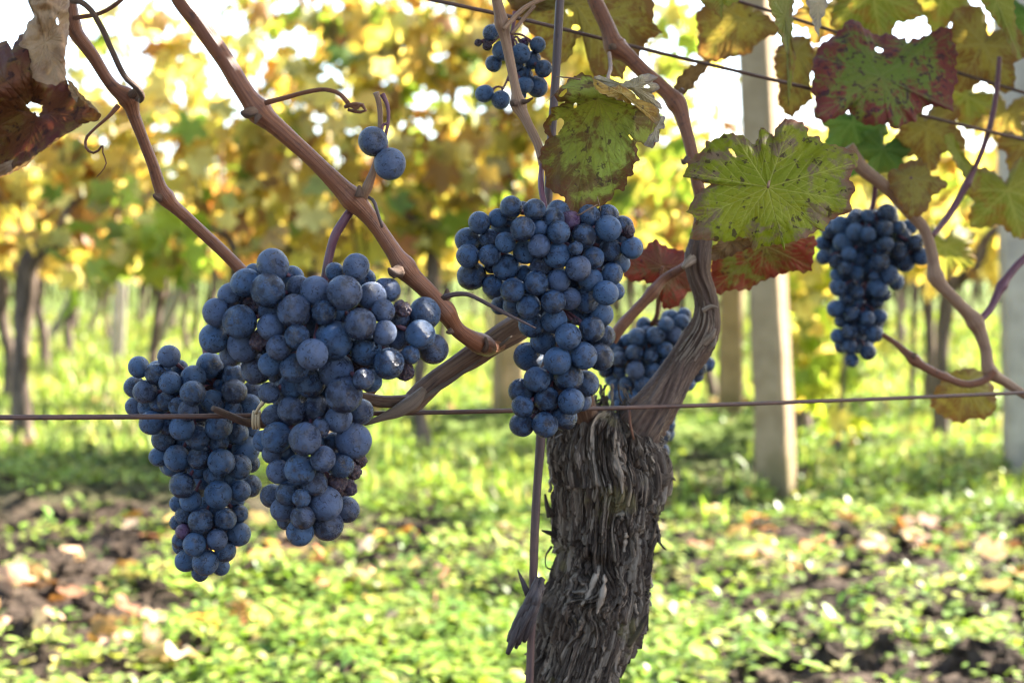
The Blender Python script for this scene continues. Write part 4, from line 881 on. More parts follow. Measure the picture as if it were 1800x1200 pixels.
b3 = zl(790, 330, 6, [(315,370,120,0),(650,205,116,0),(510,320,90,1),(775,215,62,2),(900,235,119,0),(190,550,121,1),(195,720,126,0),(235,930,140,1),(420,540,100,1),(425,712,116,0),(590,580,111,0),(775,435,131,0),(945,435,82,1),(945,615,119,0),(795,680,116,1),(595,835,130,1),(440,830,62,2),(960,840,106,1),(915,1005,130,0),(670,1080,130,0),(465,1040,111,1),(780,900,72,2),(640,340,62,2)]) + \
     zl(950, 330, 6, [(130,330,112,1),(185,255,108,2),(315,350,100,1,'pur'),(510,300,110,1),(710,295,105,1),(715,430,138,0),(870,400,95,1),(930,465,68,0,'dry'),(965,635,122,0),(195,470,121,0),(460,510,126,0),(180,715,143,0),(370,640,80,0),(400,850,132,0),(740,660,116,1),(555,740,110,1),(525,965,121,1),(830,790,95,2),(750,910,113,1),(190,980,116,1),(690,1110,130,0),(785,1090,86,1),(360,1030,80,2)]) + \
     zl(870, 500, 4.138, [(245,160,89,0),(425,125,89,0),(545,105,75,1),(660,115,86,1),(770,215,83,1),(265,290,88,1),(430,260,89,1),(355,410,91,1),(532,378,96,0),(705,325,96,0),(795,375,76,1),(243,525,99,1),(455,555,101,0),(645,518,98,0),(765,525,92,1),(305,690,98,0),(535,670,98,1),(660,720,88,1),(190,775,86,1),(375,830,80,1),(460,775,60,1,'dry'),(200,885,83,0),(555,850,98,0),(195,1020,91,0),(310,905,45,1,'dry'),(365,1020,95,0),(505,970,86,1),(630,850,62,2),(40,150,60,2),(585,268,26,1,'dry')])
bunch('central bunch hanging in front of the trunk top, below the folded leaf', b3, .755, .46, [(953, 288, .783, 9), (951, 310, .775, 10), (952, 335, .765, 11), (958, 365, .76, 11), (968, 400, .758, 9)], .10, 28)
b4 = zl(1050, 530, 4.136, [(340,170,52,1),(420,248,68,0),(290,255,66,0),(360,230,50,1),(500,165,53,0),(540,110,48,1),(630,95,48,1),(612,150,59,0),(555,240,63,0),(270,375,66,0),(160,420,61,0),(155,365,42,1),(385,390,56,0),(495,350,61,0),(275,500,66,0),(400,510,61,1),(495,450,61,1),(165,510,46,1),(215,595,56,0),(330,597,60,0),(130,680,50,1),(185,680,51,0),(280,690,62,0),(375,660,51,1),(600,300,58,1),(590,400,56,1),(520,560,56,1),(470,630,52,1),(655,590,58,0),(735,480,62,0),(803,455,52,1),(720,540,46,1),(480,860,56,1),(515,900,48,1),(478,975,55,0),(472,1085,55,0),(430,800,56,1),(125,300,56,1),(100,400,50,1),(60,500,50,1),(225,280,46,1),(165,755,50,1),(260,780,50,1),(350,760,52,1)])
bunch('half hidden bunch behind the twisted arm and trunk', b4, 1.03, .42, [(1160, 500, 1.0, 7), (1158, 530, 1.01, 8), (1152, 560, 1.02, 8), (1140, 575, 1.03, 7)], .1, 22, stem_mat=M_CANE)
b5 = zl(1420, 350, 3.87, [(315,135,53,0),(405,115,46,0),(540,95,66,0),(240,290,63,0),(320,225,61,0),(220,180,61,1),(410,240,51,0),(515,205,66,0),(615,195,51,0),(640,250,56,1),(690,190,46,1),(525,310,59,0),(730,300,61,0),(770,390,63,0),(620,350,63,0),(660,430,61,1),(490,425,66,0),(280,370,51,0),(105,395,51,0),(190,425,51,0),(335,290,46,1),(340,410,51,1),(255,470,51,0),(330,500,51,0),(555,515,63,0),(600,565,51,1),(200,515,46,1),(205,600,59,0),(450,520,33,0),(475,600,71,0),(265,665,51,1),(335,635,46,0),(470,690,49,1),(520,650,41,1),(190,745,59,0),(300,780,59,0),(420,735,46,1),(405,810,53,0),(490,795,49,0),(230,830,46,1),(285,900,56,0),(205,930,51,0),(380,885,39,1),(455,915,56,0),(280,1000,56,0),(230,1000,46,1),(300,1095,46,0),(410,1040,56,0),(398,1018,50,1),(100,300,46,1),(150,230,51,1),(135,185,50,2),(580,420,50,2),(440,350,50,2),(420,460,45,2)])
bunch('loose bunch with a dangling tail at right, out of focus', b5, 1.13, .40, [(1538, 318, 1.11, 9), (1537, 345, 1.12, 9), (1530, 380, 1.125, 8)], .0, 6, rachis=[(1526, 430, 1.13, 7), (1522, 480, 1.13, 6), (1517, 520, 1.13, 6), (1513, 560, 1.13, 5), (1508, 600, 1.13, 4), (1500, 622, 1.13, 3)])
b6 = zl(820, 20, 6.318, [(270,240,86,0),(400,440,113,0),(605,470,106,0),(790,375,90,0),(730,545,90,1),(855,640,98,0),(300,585,90,0),(640,710,86,1),(650,820,95,0),(785,840,106,1),(200,915,99,0),(380,985,101,0),(565,600,60,1),(640,350,50,1,'pur'),(230,380,56,0,'dry'),(130,350,42,0,'dry'),(620,925,42,1)])
bunch('small sparse bunch at the top behind a thin cane', b6, .86, .25, [(905, 20, .86, 7), (903, 40, .86, 7), (900, 60, .86, 7)], .0, 0, fill=0, rachis=[(902, 80, .862, 6), (900, 110, .862, 5), (892, 140, .862, 4), (885, 155, .862, 3)])
e7 = bunch('pair of lone grapes on a short upright stub', [(656, 249, 26, 0), (685.5, 288.5, 27.5, 0)], .685, .1, None, .9, 0, fill=0, rachis=[(672, 166, .69, 10), (681, 185, .689, 7), (683, 210, .688, 6), (678, 238, .688, 6), (676, 262, .688, 5)])
m2 = MB(); px_tube(m2, [(636, 352, .694, 16), (645, 330, .692, 17), (655, 305, .691, 13), (663, 280, .691, 11), (668, 235, .69, 9), (668, 195, .69, 9), (664, 172, .689, 10), (661, 163, .688, 11)], 16, ridged(77, .08, 2, 60)); m2.build('spur', M_CANE_TAN, vine0)

# -------- vine leaves near enough to tell apart
def resample(poly, n):
    p = np.asarray(poly, float); q = np.concatenate([p, p[:1]]); d = np.concatenate([[0], np.cumsum(np.linalg.norm(np.diff(q, axis=0), axis=1))])
    u = np.linspace(0, d[-1], n, endpoint=False); return np.stack([np.interp(u, d, q[:, 0]), np.interp(u, d, q[:, 1])], -1), d[-1]
def seg_dist(p, a, b):
    ab = b-a; t = np.clip(((p-a)@ab)/(ab@ab+1e-9), 0, 1); return np.linalg.norm(p - (a + t[:, None]*ab), axis=1), t
def leaf_sheet(mb, poly, cen, depth, grad=(0, 0), dome=0., curl=0., ripple=.002, teeth=2.2, n=360, rings=56, veins=None, vw=1., seed=1, holes=(), fold=None, quilt=1.):
    """a blade grown from the stalk point to a traced rim; pixels + depth -> world. grad: metres per 100 px"""
    cen = np.array(cen, float); rim, per = resample(poly, n); rim = (rim + np.roll(rim, 1, 0)*.0)
    nrm = np.stack([np.gradient(rim[:, 1]), -np.gradient(rim[:, 0])], -1); nrm /= np.linalg.norm(nrm, axis=1)[:, None]+1e-9
    if np.mean(np.sum(nrm*(rim-cen), 1)) < 0: nrm = -nrm
    u = np.arange(n)/n; saw = ((u*per/17 + .25*fbm(u*9, 0*u, 0, seed, 2)) % 1); tooth = np.where(saw < .65, saw/.65, (1-saw)/.35) - .5
    rim = rim + nrm*(tooth*teeth*1.6 + 1.2*fbm(u*per/7, 0*u, 0, seed+1, 2))[:, None]
    s = np.linspace(0, 1, rings)[1:]**.9
    pts = (cen + s[:, None, None]*(rim-cen)[None]).reshape(-1, 2); e = np.repeat(s, n); pts = np.concatenate([[cen], pts]); e = np.concatenate([[0], e])
    # veins: five main ones to the lobes, side veins branching from each
    if veins is None:
        d = np.linalg.norm(rim-cen, axis=1); d = np.convolve(np.concatenate([d[-6:], d, d[:6]]), np.ones(13)/13, 'valid'); a = np.arctan2(*(rim-cen).T); got = []
        for i in np.argsort(-d):
            if all(abs((a[i]-a[j]+np.pi) % (2*np.pi)-np.pi) > R(36) for j in got): got.append(i)
            if len(got) == 6: break
        veins = [rim[i]*.97+cen*.03 for i in got]
    best = np.full(len(pts), 9e9); v = np.zeros(len(pts)); sz = per/5
    for t in veins:
        t = np.array(t, float); L = np.linalg.norm(t-cen); dr = (t-cen)/L
        dd, tt = seg_dist(pts, cen, t); wv = vw*(1.7 - 1.1*tt); v = np.maximum(v, np.exp(-(dd/wv)**2)); best = np.minimum(best, dd)
        for q, f in enumerate((.20, .34, .48, .61, .73, .84)):
            for sg in (-1, 1):
                an = sg*R(48 - 4*q); d2 = np.array([dr[0]*math.cos(an)-dr[1]*math.sin(an), dr[0]*math.sin(an)+dr[1]*math.cos(an)])
                a0 = cen + dr*L*(f + .02*sg); b0 = a0 + d2*L*.46*(1.02-f)
                m0 = a0 + (b0-a0)*.55 + dr*L*.03
                for aa, bb in ((a0, m0), (m0, b0 + dr*L*.06)):
                    dd, tt = seg_dist(pts, aa, bb); v = np.maximum(v, (.8 if q < 4 else .55)*np.exp(-(dd/(vw*(.95-.3*tt)))**2)); best = np.minimum(best, dd*1.15)
    mpp = depth/F
    ph = np.arctan2(pts[:, 1]-cen[1], pts[:, 0]-cen[0]); x, y = (pts-cen).T
    Z = grad[0]*x/100 + grad[1]*y/100 + dome*e**2 + curl*e**5*(.6+.8*fbm(np.cos(ph)*1.5, np.sin(ph)*1.5, 0, seed+2, 2)) + ripple*e*fbm(x/55, y/55, 0, seed+3, 3)*2
    quilt = quilt*.55
    Z = Z - quilt*.0011*(1-np.exp(-(best/7)**2))*np.minimum(1, (1-e)*6+.2) + .00045*v + quilt*.0008*fbm(x/11, y/11, 0, seed+4, 2)
    if fold is not None: Z = Z + fold(pts[:, 0], pts[:, 1], e)
    Y = depth + Z; V = at(pts[:, 0], pts[:, 1], Y)
    m = rings-1; j = np.arange(n); j2 = (j+1) % n; T = np.stack([0*j, 1+j, 1+j2], -1)
    i = np.arange(m-1)[:, None]*n + 1; Q = np.stack([i+j, i+n+j, i+n+j2, i+j2], -1).reshape(-1, 4)
    if holes:
        keep = np.ones(len(Q), bool); c = pts[Q].mean(1)
        for hx, hy, ra, rb, an in holes:
            dx, dy = c[:, 0]-hx, c[:, 1]-hy; p, q_ = dx*math.cos(an)+dy*math.sin(an), -dx*math.sin(an)+dy*math.cos(an)
            keep &= ((p/ra)**2 + (q_/rb)**2)*(1+.6*fbm(c[:, 0]/6, c[:, 1]/6, 0, seed+9, 2)) > 1
        Q = Q[keep]
    mb.add(V, [T, Q], edge=e, vein=v)
    return V
def leaf(label, poly, cen, depth, mat, stalk=None, stalk_mat=None, extra=None, group='vine leaves of the near row', **k):
    mb = MB(); leaf_sheet(mb, poly, cen, depth, **k)
    for ex in (extra or []): leaf_sheet(mb, **ex)
    V = np.concatenate(mb.V); e = empty('vine_leaf', at(*cen, depth), label, 'leaf', group)
    mb.build('blade', mat, e)
    if stalk:
        m2 = MB(); px_tube(m2, stalk, 10); m2.build('leaf_stalk', stalk_mat or M_STEM, e)
    return e
def z3(ox, oy, sc, L): return [(ox+a/sc, oy+b/sc) for a, b in L]
def unit_leaf(cx, cy_, size, rot, sx=1., skew=0., jag=1):
    """outline of a whole five-lobed leaf, stalk point at (cx, cy); rot 0 = tip straight down"""
    a = np.linspace(0, 2*np.pi, 150, endpoint=False); r = np.interp(a, np.concatenate([_lobe_a, [2*np.pi]]), np.concatenate([_lobe_r, [1.]]))
    r = np.convolve(np.concatenate([r[-2:], r, r[:2]]), np.ones(5)/5, 'valid')*(1+.06*fbm(a*2+cx, a*0, 0, 5, 2))
    x, y = r*np.sin(a)*sx*size, r*np.cos(a)*size; x = x + skew*y
    return np.stack([cx + x*math.cos(rot) + y*math.sin(rot), cy_ - x*math.sin(rot) + y*math.cos(rot)], -1)

OLIVE, GREEN, YEL = (.155, .180, .028), (.090, .150, .024), (.26, .24, .045)
L_A = mat_leaf('leaf_green_mauve', (.135, .158, .008), (.178, .182, .012), (.135, .082, .068), (.036, .018, .014), (.15, .055, .035), (.30, .29, .07), .545, .60, .35, .45, vf=.7)
L_B = mat_leaf('leaf_folded', (.215, .255, .045), (.175, .19, .030), (.090, .042, .018), (.050, .026, .018), (.105, .040, .020), (.17, .145, .05), .485, .60, .9, .45, vf=.5)
L_Bf = mat_leaf('leaf_fold_rim', (.33, .20, .035), (.25, .15, .03), (.16, .075, .02), (.055, .03, .02), (.19, .15, .10), (.30, .22, .08), .50, .64, .6, .35)
L_Bg = mat_leaf('leaf_fold_back', (.27, .22, .15), (.24, .21, .14), (.17, .13, .11), (.07, .05, .05), (.17, .14, .15), (.33, .27, .18), .54, .68, .6, .3)
L_C = mat_leaf('leaf_dry_maroon', (.070, .019, .016), (.095, .036, .016), (.105, .062, .016), (.022, .009, .010), (.12, .06, .03), (.085, .04, .02), .54, .58, .5, .25, vf=.5)
L_Cp = mat_leaf('leaf_dry_pale', (.30, .195, .12), (.25, .155, .09), (.17, .095, .055), (.10, .055, .035), (.2, .125, .08), (.34, .25, .16), .54, .68, .4, .3, vf=.35)
L_D = mat_leaf('leaf_red_green', (.105, .145, .030), (.13, .14, .035), (.15, .022, .038), (.045, .015, .035), (.13, .030, .040), (.14, .16, .06), .485, .56, .6, .42, vf=.5)
L_R = mat_leaf('leaf_red_olive', (.155, .022, .016), (.145, .15, .025), (.19, .028, .018), (.07, .03, .02), (.15, .030, .018), (.20, .15, .05), .50, .64, .7, .24)
L_M = mat_leaf('leaf_maroon', (.13, .035, .028), (.13, .085, .045), (.22, .030, .022), (.07, .02, .025), (.12, .025, .018), (.15, .07, .035), .52, .64, .6, .24)
L_O = mat_leaf('leaf_olive', (.20, .20, .035), (.155, .175, .030), (.20, .12, .032), (.10, .055, .025), (.18, .09, .03), (.27, .26, .08), .55, .68, .5, .5)
L_OB = mat_leaf('leaf_olive_brown', (.20, .155, .040), (.235, .19, .045), (.15, .078, .030), (.08, .04, .02), (.16, .075, .03), (.24, .2, .07), .50, .66, .7, .48)
L_G = mat_leaf('leaf_dark_green', (.065, .135, .030), (.085, .15, .035), (.11, .13, .03), (.05, .06, .02), (.10, .12, .03), (.13, .2, .06), .6, .7, .2, .45)
L_Y = mat_leaf('leaf_yellow', (.36, .30, .055), (.42, .34, .07), (.26, .155, .035), (.12, .06, .02), (.24, .13, .04), (.40, .36, .12), .56, .7, .5, .55)
L_BR = mat_leaf('leaf_brown', (.14, .075, .03), (.17, .10, .04), (.085, .04, .02), (.05, .025, .015), (.09, .04, .02), (.18, .11, .05), .5, .66, .5, .35)

zA = lambda L: z3(1190, 200, 4.8, L)
leaf('large green leaf with brown spots and mauve blush, face-on right of the folded leaf', zA([(870,80),(920,40),(985,50),(1060,70),(1110,130),(1105,195),(1190,190),(1240,250),(1330,260),(1440,300),(1520,330),(1530,430),(1480,480),(1450,560),(1505,610),(1490,670),(1455,720),(1475,780),(1460,835),(1390,850),(1300,900),(1260,940),(1250,990),(1200,975),(1100,1040),(1000,1080),(920,1090),(905,1150),(880,1095),(800,1110),(700,1130),(660,1165),(622,1125),(640,1088),(580,1040),(510,1040),(450,1080),(310,1070),(110,1060),(120,1010),(165,880),(75,830),(130,740),(190,640),(290,600),(170,560),(50,525),(90,450),(80,410),(180,330),(235,290),(240,240),(330,215),(400,170),(480,170),(560,185),(620,240),(660,260),(692,170),(700,110),(760,140),(820,190),(835,130)]),
     (1350, 329), .775, L_A, grad=(.004, -.016), dome=.006, curl=.008, ripple=.004, n=520, rings=84, teeth=1.6, vw=.8, seed=21,
     veins=zA([(520, 960), (880, 1085), (1195, 960), (1480, 420), (1440, 730), (100, 500), (140, 900), (500, 200), (960, 80)]), holes=[(1287, 268, 9, 3.4, .9)],
     stalk=[(1350, 329, .772, 5), (1352, 318, .778, 5), (1362, 300, .80, 5), (1400, 290, .86, 5), (1480, 282, .98, 5)], stalk_mat=M_CANE_TAN)
zB = lambda L: z3(930, 110, 4.285, L)
foldB = lambda x, y, e: -.020*np.exp(-((y-165)/26)**2) + .022*np.clip((x-1115)/45, 0, 2)*1.0 + .010*np.clip((985-x)/35, 0, 1.5) - .010*np.clip((y-240)/110, 0, 1.2)
mbB = MB()
leaf_sheet(mbB, zB([(345,95),(400,80),(470,110),(540,190),(620,240),(720,290),(800,320),(860,360),(930,400),(1000,430),(985,520),(970,590),(920,650),(850,610),(805,588),(812,660),(830,740),(785,768),(785,840),(745,862),(722,966),(660,955),(640,965),(640,1000),(580,1065),(530,1085),(440,1100),(330,1150),(285,1115),(265,1010),(195,985),(125,930),(130,860),(95,780),(75,720),(95,640),(150,560),(112,520),(110,470),(125,425),(160,400),(165,345),(230,330),(270,300),(205,285),(195,250),(230,200),(300,130)]), zB([(520, 265)])[0], .772, fold=foldB, ripple=.005, curl=-.004, n=520, rings=84, teeth=1.8, vw=.8, seed=31, veins=zB([(330, 1130), (640, 980), (790, 780), (940, 560), (150, 880), (170, 420)]),
           holes=[(983, 218, 7, 11, .3), (990, 164, 9, 4, -.8), (1108, 241, 5, 1.6, .9), (1011, 185, 3, 5, .4), (976, 226, 8, 14, .1)])
eB = empty('vine_leaf', at(1060, 170, .77), 'folded hanging leaf, green below and scorched brown along its folded top, above the central bunch', 'leaf', 'vine leaves of the near row')
mbB.build('blade', L_B, eB)
mbF = MB(); leaf_sheet(mbF, zB([(470,108),(505,140),(545,195),(580,205),(690,165),(780,225),(830,290),(880,325),(940,310),(985,365),(990,440),(965,470),(920,425),(870,360),(830,322),(740,305),(640,272),(560,240),(500,205)]), zB([(700, 235)])[0], .752, grad=(.012, -.02), ripple=.006, n=260, rings=30, teeth=1.6, vw=.8, seed=33); eF = mbF.build('folded_rim', L_Bf, eB)
for pp in ([(978, 135, .765, 2), (1000, 137, .76, 3), (1020, 140, .755, 4)], [(960, 180, .765, 1), (975, 165, .763, 2), (990, 150, .757, 2.5)], [(1008, 377, .742, 3), (1020, 377, .736, 3), (1034, 368, .735, 2.5), (1050, 360, .738, 2)], [(1050, 346, .745, 1.5), (1054, 360, .742, 1.5), (1056, 371, .742, 1)]):
    m2 = MB(); px_tube(m2, pp, 6); m2.build('dry_shred', M_CANE_TAN, eB)
mbG = MB(); leaf_sheet(mbG, zB([(480,100),(560,105),(640,150),(705,155),(800,110),(890,78),(975,108),(930,150),(985,165),(985,195),(925,235),(960,280),(990,320),(1012,352),(960,345),(900,325),(850,300),(780,215),(700,175),(610,185),(545,178)]), zB([(790, 190)])[0], .775, grad=(.01, .02), ripple=.008, n=260, rings=30, teeth=1.4, seed=35, holes=[(1137, 152, 5.5, 3, -.3)])
leaf_sheet(mbG, zB([(985,400),(1020,410),(1015,500),(975,500),(978,590),(950,600),(920,652),(870,612),(900,560),(945,520)]), zB([(960, 500)])[0], .775, grad=(.02, .0), ripple=.004, n=160, rings=16, teeth=2.4, seed=36); mbG.build('leaf_back', L_Bg, eB)
m2 = MB(); px_tube(m2, [(1071, 94, .87, 7), (1073, 112, .85, 7), (1070, 132, .80, 7), (1064, 150, .775, 6), (1054, 170, .765, 4)], 10)
m2.build('leaf_stalk', M_CANE_TAN, eB)

mbC = MB(); foldC = lambda x, y, e: .03*np.clip((95-y)/60, -1, 1)*.4 + .012*np.sin((x+y)/32)
leaf_sheet(mbC, z3(0, 0, 3, [(-160,210),(0,225),(38,215),(60,260),(100,190),(135,168),(150,280),(250,440),(345,418),(400,500),(470,560),(532,600),(524,636),(440,652),(300,730),(150,850),(0,925),(-150,900)]), (62, 200), .665, ripple=.007, fold=foldC, teeth=1.2, n=420, rings=64, seed=41, holes=[(62, 191, 13, 9, .5)])
eC = empty('vine_leaf', at(60, 130, .66), 'dried curled leaf, maroon inside with pale rolled edges, top left corner', 'leaf', 'vine leaves of the near row'); mbC.build('blade', L_C, eC)
mbP = MB()
rollC = lambda x, y, e: -.016*np.sqrt(np.maximum(0, 1-((x-78)/46)**2)) 
leaf_sheet(mbP, z3(0, 0, 3, [(125,-60),(370,-60),(362,60),(366,150),(342,300),(352,418),(325,430),(295,452),(230,440),(120,392),(42,338),(60,300),(85,262),(120,200),(152,110),(195,80),(160,40)]), (80, 75), .668, fold=rollC, ripple=.011, teeth=1., n=300, rings=44, seed=43, vw=.7, holes=[(101, 38, 6, 2.2, 1.4)])
leaf_sheet(mbP, z3(0, 0, 3, [(352,415),(385,440),(430,500),(490,555),(528,600),(505,602),(440,560),(395,535),(368,480)]), (143, 175), .652, ripple=.004, teeth=1., n=140, rings=14, seed=44)
leaf_sheet(mbP, z3(0, 0, 3, [(440,640),(435,660),(350,705),(270,765),(190,820),(140,872),(80,905),(15,932),(-60,940),(-60,890),(40,868),(120,800),(190,770),(260,745),(285,695),(370,665)]), (72, 262), .650, ripple=.005, teeth=1.4, n=200, rings=18, seed=45); mbP.build('rolled_edge', L_Cp, eC)

leaf('blotchy red-purple and green leaf at top right, above the large camera-facing leaf', z3(1200, 0, 3, [(690,390),(685,330),(720,240),(800,190),(840,150),(865,108),(920,105),(960,150),(1030,190),(1080,175),(1150,200),(1230,205),(1300,180),(1370,140),(1425,160),(1420,200),(1450,280),(1440,360),(1452,420),(1425,480),(1428,590),(1350,560),(1285,560),(1230,640),(1180,650),(1120,690),(1080,650),(990,665),(940,650),(870,580),(820,620),(740,645),(690,610),(705,540),(675,470)]), (1548, 135), .99, L_D, grad=(.01, -.02), dome=.01, curl=.01, ripple=.006, n=300, rings=48, vw=1.2, seed=51, holes=[(1546, 88, 7, 5, 0), (1600, 55, 8, 16, .3)])
leaf('big yellow-olive leaf at the top behind the dark rod', [(880,-30),(895,10),(915,28),(940,18),(965,0),(990,-20),(1145,-25),(1150,10),(1148,40),(1165,58),(1140,70),(1128,88),(1120,110),(1100,118),(1094,140),(1065,130),(1045,138),(1035,110),(1030,78),(1022,62),(1012,72),(1004,100),(985,116),(965,112),(950,98),(942,68),(925,50)], (1012, 8), .955, L_OB, grad=(0, -.01), dome=.01, ripple=.008, n=300, rings=48, vw=1.3, seed=53, holes=[(1012, 50, 7, 5, 0), (1000, 22, 8, 5, .7)])
leaf('red leaf with olive patches under the large green leaf', z3(1200, 400, 3, [(150,195),(165,140),(210,110),(300,65),(420,55),(560,50),(700,50),(705,90),(690,150),(680,225),(640,240),(590,225),(530,245),(470,265),(400,290),(350,332),(300,330),(250,328),(195,352),(160,350),(140,270)]), (1345, 430), .93, L_R, grad=(.0, .012), dome=.006, ripple=.006, n=280, rings=44, vw=1.1, seed=55, stalk=[(1345, 430, .93, 6), (1310, 432, .915, 6), (1262, 440, .90, 7)], stalk_mat=M_CANE)
leaf('brown curled underside of a leaf above the red one', z3(1200, 400, 3, [(140,180),(150,110),(200,60),(300,45),(390,62),(370,100),(300,130),(230,160)]), (1285, 425), .90, L_BR, grad=(0, -.02), ripple=.006, n=160, rings=24, seed=56)
leaf('dull red leaf between the central bunch and the upper trunk arm', [(1095,462),(1105,444),(1128,440),(1150,420),(1166,430),(1182,438),(1200,440),(1218,452),(1228,480),(1222,505),(1205,520),(1190,540),(1168,545),(1158,522),(1146,500),(1130,494),(1112,496),(1096,486)], (1165, 468), .945, L_M, grad=(.01, .01), dome=.008, ripple=.006, n=240, rings=36, vw=1.1, seed=57, stalk=[(1165, 468, .94, 6), (1160, 500, .945, 6), (1155, 545, .97, 6)], stalk_mat=M_CANE)
leaf('olive-yellow leaf hanging below the wire at lower right', [(1640,690),(1655,668),(1662,655),(1685,650),(1705,646),(1732,655),(1745,675),(1752,700),(1750,722),(1732,738),(1712,735),(1692,744),(1668,738),(1650,728),(1634,712)], (1696, 672), 1.12, L_OB, grad=(0, .0), dome=.01, ripple=.008, n=200, rings=30, vw=1.2, seed=59)
leaf('small brown-yellow leaf over the top of the loose right bunch', [(1560,318),(1562,300),(1576,296),(1590,285),(1606,282),(1618,276),(1630,290),(1636,306),(1652,312),(1668,324),(1650,338),(1638,346),(1632,366),(1622,378),(1598,384),(1586,370),(1578,352),(1568,338)], (1602, 312), 1.02, L_OB, grad=(0, -.02), dome=.006, ripple=.005, n=200, rings=30, vw=1., seed=60, stalk=[(1602, 312, 1.02, 5), (1592, 330, 1.03, 5), (1580, 345, 1.035, 5)])
leaf('narrow yellow-green leaf seen edge-on, hanging from the top', [(1342,-20),(1398,-20),(1393,40),(1393,88),(1399,105),(1392,150),(1386,188),(1386,150),(1390,110),(1378,82),(1366,50)], (1380, 30), .90, L_O, grad=(.12, 0), ripple=.006, n=180, rings=26, vw=.9, seed=61)
leaf('grey-green leaf tip pointing down at the top edge', [(1412,-20),(1458,-20),(1452,20),(1444,38),(1438,66),(1432,50),(1424,28)], (1438, 5), .90, L_Bg, grad=(.10, 0), ripple=.004, n=140, rings=20, seed=62)
leaf('olive-brown leaf hanging from the top edge above the post', [(1222,30),(1232,12),(1268,4),(1310,2),(1340,22),(1366,40),(1372,58),(1350,66),(1330,78),(1318,96),(1290,100),(1262,108),(1240,110),(1226,96),(1228,60)], (1300, 30), 1.10, L_OB, dome=.01, ripple=.009, n=220, rings=32, vw=1.2, seed=63)
leaf('green leaf tip with a brown point hanging from the top edge', [(1222,-25),(1305,-25),(1300,0),(1282,12),(1272,10),(1268,36),(1255,22),(1236,10)], (1268, -10), .92, L_O, ripple=.006, n=160, rings=24, seed=64)
leaf('yellow-brown leaf behind the edge-on one, left of the blotchy leaf', [(1362,88),(1378,70),(1402,62),(1424,66),(1432,100),(1424,140),(1428,175),(1410,190),(1392,208),(1376,196),(1366,178),(1370,150),(1360,120)], (1400, 90), 1.12, L_OB, dome=.01, ripple=.008, n=200, rings=28, vw=1.2, seed=65)
leaf('wide green leaf at the top above the blotchy leaf', unit_leaf(1535, -10, 95, .15, 1.1), (1535, -10), 1.10, L_O, dome=.014, ripple=.008, n=240, rings=34, vw=1.3, seed=66)
leaf('olive leaf with rusty patches behind the right side of the blotchy leaf', unit_leaf(1728, 78, 100, -.5, 1.05), (1728, 78), 1.14, L_OB, dome=.014, ripple=.008, n=240, rings=34, vw=1.3, seed=67)
leaf('green folded leaf with a pale edge at the top right corner', [(1715,-30),(1782,-30),(1784,20),(1788,60),(1796,108),(1780,96),(1766,60),(1748,36),(1728,10)], (1752, 0), 1.0, L_O, grad=(.07, 0), ripple=.005, n=160, rings=24, vw=1., seed=68)
leaf('dark green leaf cut by the photo\'s top right corner', unit_leaf(1815, 30, 85, .4, 1.), (1815, 30), 1.2, L_G, dome=.012, ripple=.007, n=180, rings=24, vw=1.3, seed=69)
leaf('yellow-green leaf with a rusty top at the right edge, halfway up', unit_leaf(1772, 335, 92, .25, 1.15), (1772, 335), 1.14, L_O, dome=.014, ripple=.008, n=220, rings=32, vw=1.3, seed=70)
leaf('dark green leaf behind the stalk of the large camera-facing leaf', unit_leaf(1498, 215, 72, .3, 1.), (1498, 215), 1.16, L_G, dome=.012, ripple=.007, n=180, rings=24, vw=1.3, seed=71)
leaf('dark green leaf just above the loose right bunch', unit_leaf(1552, 262, 56, -.4, 1.1), (1552, 262), 1.15, L_G, dome=.01, ripple=.006, n=180, rings=24, vw=1.2, seed=72)
leaf('olive leaf with red-brown patches under the blotchy leaf', unit_leaf(1628, 222, 82, .1, 1.0), (1628, 222), 1.15, L_OB, dome=.012, ripple=.008, n=200, rings=28, vw=1.3, seed=73)
leaf('long yellow-green leaf hanging edge-on right of the small brown-yellow leaf', [(1655,238),(1672,232),(1690,262),(1708,290),(1724,306),(1722,330),(1712,338),(1694,312),(1676,282)], (1682, 262), 1.1, L_O, grad=(.06, 0), ripple=.005, n=150, rings=20, vw=1., seed=74)
leaf('mottled olive leaf behind the tan shoots at right', unit_leaf(1662, 432, 66, .0, 1.05), (1662, 432), 1.35, L_O, dome=.014, ripple=.008, n=180, rings=24, vw=1.4, seed=75)
leaf('brown curled leaf beside the red-brown cane, left of the post', [(1184,164),(1190,138),(1206,120),(1232,108),(1252,104),(1242,122),(1228,138),(1214,158),(1196,170)], (1212, 135), .98, L_BR, grad=(.03, 0), ripple=.006, n=140, rings=18, seed=76)
leaf('small olive leaf at the top between the wires', unit_leaf(1448, 20, 66, -.3, 1.), (1448, 20), 1.25, L_OB, dome=.012, ripple=.007, n=180, rings=24, vw=1.3, seed=77)
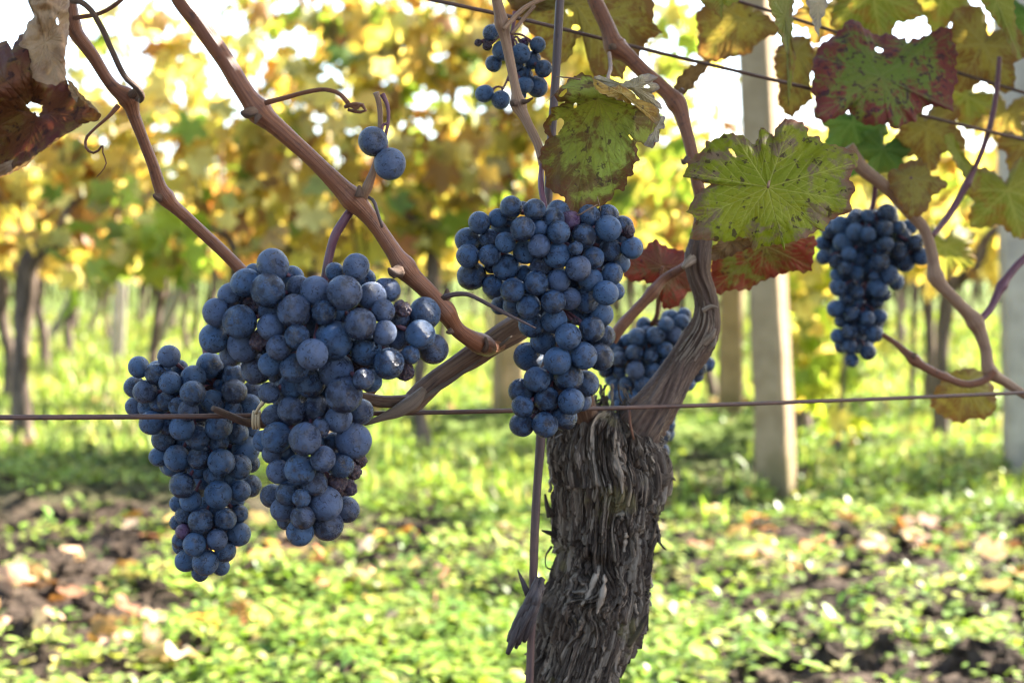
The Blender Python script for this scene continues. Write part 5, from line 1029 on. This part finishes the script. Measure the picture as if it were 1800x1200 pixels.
leaf('yellow leaf behind the right post', unit_leaf(1768, 200, 62, -.2, 1.), (1768, 200), 1.3, L_OB, dome=.012, ripple=.007, n=180, rings=24, vw=1.3, seed=78)
leaf('olive-green leaf at the top between the blotchy leaf and the corner', unit_leaf(1655, -8, 74, -.15, 1.1), (1655, -8), 1.22, L_O, dome=.012, ripple=.007, n=180, rings=24, vw=1.3, seed=79)

leaf('rust-edged olive leaf behind the left half of the blotchy leaf', unit_leaf(1470, 105, 70, .5, 1.), (1470, 105), 1.18, L_OB, dome=.012, ripple=.007, n=180, rings=24, vw=1.3, seed=81)
leaf('green-yellow leaf behind the lower right of the blotchy leaf', unit_leaf(1700, 170, 68, -.9, 1.), (1700, 170), 1.25, L_O, dome=.012, ripple=.007, n=180, rings=24, vw=1.3, seed=82)
leaf('brownish leaf at the right edge above the yellow-green one', unit_leaf(1800, 250, 60, .5, 1.), (1800, 250), 1.2, L_OB, dome=.012, ripple=.007, n=180, rings=24, vw=1.3, seed=83)
leaf('small green leaf left of the tan shoots, above the loose right bunch', unit_leaf(1475, 285, 48, .2, 1.), (1475, 285), 1.22, L_G, dome=.012, ripple=.007, n=180, rings=24, vw=1.3, seed=84)

# the rest of our row's canopy, above and to the right of the frame: unseen leaves added to keep the sun off the bunches
def canopy():
    n = 1150; t = rng.random(n); x = -.75 + 3.6*t; z = .84 + .75*rng.random(n)**1.1
    yc = .86 + .45*np.clip(x, -1, 4); y = yc + .16*rng.standard_normal(n)
    top_line = .65 + .19*y*1.08 + .04
    right = .36*y + .05
    ok = (z > top_line + .11) | (x > right + .05); ok &= ~((z > 1.25) & (rng.random(n) < .4))
    x, y, z = x[ok], y[ok], z[ok]; n = len(x)
    yaw, tilt, roll = hang(n)
    V, T, c = bg_leaves(np.stack([x, y, z], -1), .10 + .06*rng.random(n), yaw, tilt, roll, pick(FOL_PAL, PAL_W['green'], n, .14), .5 + rng.random(n))
    e = empty('grapevine', (.9, 1.1, 0), 'unseen leafy upper part of the near vine row, added to shade the bunches', 'vine')
    mk('foliage', V, T, M_FOL, e, col=c)
    return e
canopy()
